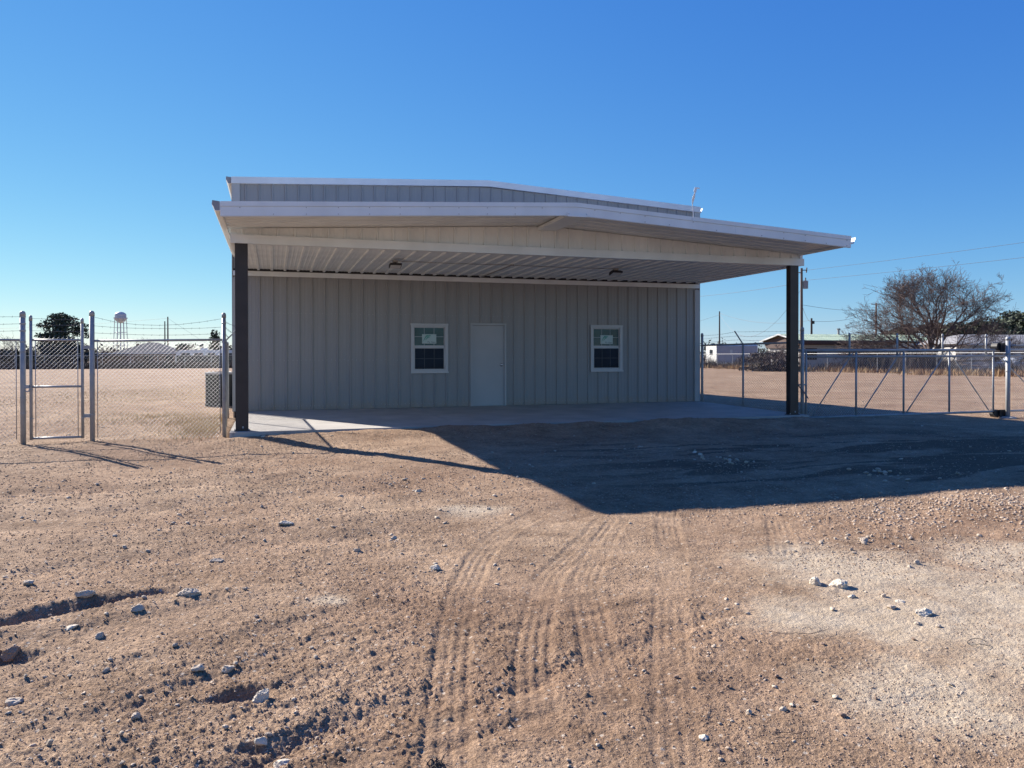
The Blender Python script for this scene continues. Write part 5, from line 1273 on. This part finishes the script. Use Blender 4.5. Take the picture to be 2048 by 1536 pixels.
m = MB(); m.tube([(ax, ay, height(541, 80)), (ax + ux_ * .55, ay + uy_ * .55, height(541, 80))], .05, 6); m.tube([(ax + ux_ * .55, ay + uy_ * .55, height(536, 80)), (ax + ux_ * .5, ay + uy_ * .5, height(546, 80))], .06, 6); m.tube([(ax - ux_ * .3, ay - uy_ * .3, height(546, 80)), (ax, ay, height(546, 80))], .05, 6); m.build('cutout', M['brown'], pa)
pb, bx_, by_, bzt = upole(1439, 130, 623, .13, 'dark slim utility pole standing alone right of the building', 'wood_dark')
pc, cx2, cy2, czt = upole(1623, 100, 637, .15, 'short dark service pole just right of the transformer pole', 'wood_dark')
m = MB(); m.box(cx2 + .14, cx2 + .36, cy2 - .15, cy2 + .1, czt - .75, czt - .35); m.build('meter_head', M['black'], pc)
pd, dx_, dy_, dzt = upole(1752, 110, 607, .14, 'brown utility pole with crossarm seen through the huge bare tree', 'wood', (.7, .15))
pe, ex_, ey_, ezt = upole(336, 150, 632, .14, 'taller of the two utility poles far off at left', 'wood')
pf_, fx_, fy_, fzt = upole(330, 146, 641, .12, 'shorter darker pole beside the taller left utility pole', 'wood_dark')
def line(p, q, sag, label, r=.016, n=16):
    m = MB(); m.tube([(p[0] + (q[0] - p[0]) * i / n, p[1] + (q[1] - p[1]) * i / n, p[2] + (q[2] - p[2]) * i / n - 4 * sag * (i / n) * (1 - i / n)) for i in range(n + 1)], r, 4, cap=False)
    tag(m.build('power_line', M['barb']), label, 'power line')
line((ax + .5, ay, height(541, 80)), (58.5, 3, 10.4), .25, 'upper power line rising right from the transformer pole', .013)
line((ax, ay, height(562, 80)), (58.5, 3, 9.0), .2, 'lower power line rising right from the transformer pole', .013)
lx, ly = bearing(1300, 112); line((ax, ay, height(566, 80)), (lx, ly, 9.6), .35, 'power line from the transformer pole going left behind the building')
line((ax, ay, height(578, 80)), (bx_, by_, bzt - .5), 4.4, 'deeply sagging cable from the lone slim pole to transformer pole', .018)
line((bx_, by_, bzt - .3), (cx2, cy2, czt - .25), .95, 'slack cable from the lone slim pole to the service pole', .018)
line((cx2, cy2, czt - .4), (dx_, dy_, height(624, 110)), .5, 'cable from the service pole to the pole in the bare tree', .018)
line((ax, ay, height(608, 80)), (cx2, cy2, czt - .5), .5, 'short drop cable between transformer pole and service pole', .018)
line((ax, ay, height(610, 80)), (dx_, dy_, dzt - 1.0), .3, 'cable from the transformer pole to the crossarm pole', .018)
line((bx_, by_, bzt - .6), (lx + 4, ly + 30, 2.5), .3, 'guy cable sloping down left from the lone slim pole', .016)
lx, ly = bearing(-200, 170); line((ex_, ey_, ezt - .3), (lx, ly, 7.2), .6, 'power line running left from the taller left pole', .018)
line((ex_, ey_, ezt - .3), (ex_ + 12, ey_ - 4, .5), 0, 'guy wire sloping down right from the taller left pole', .014)
# litter along the far right fence
for k, (px, F_, s, lb) in enumerate([(1978, 60, .35, 'crumpled white bag caught in brush at far right'), (1822, 62, .4, 'long white scrap at the foot of the far right fence'), (1505, 70, .22, 'small white scrap under the far right brush near the column')]):
    x, y = bearing(px, F_); me = stone_mesh('litter', s, s * .5, s * (.9 if k == 0 else .3), M['litter'], 1, 900 + k)
    o = bpy.data.objects.new('litter', me); COL.objects.link(o); o.location = (x, y, gz(x, y) + .12); tag(o, lb, 'litter')
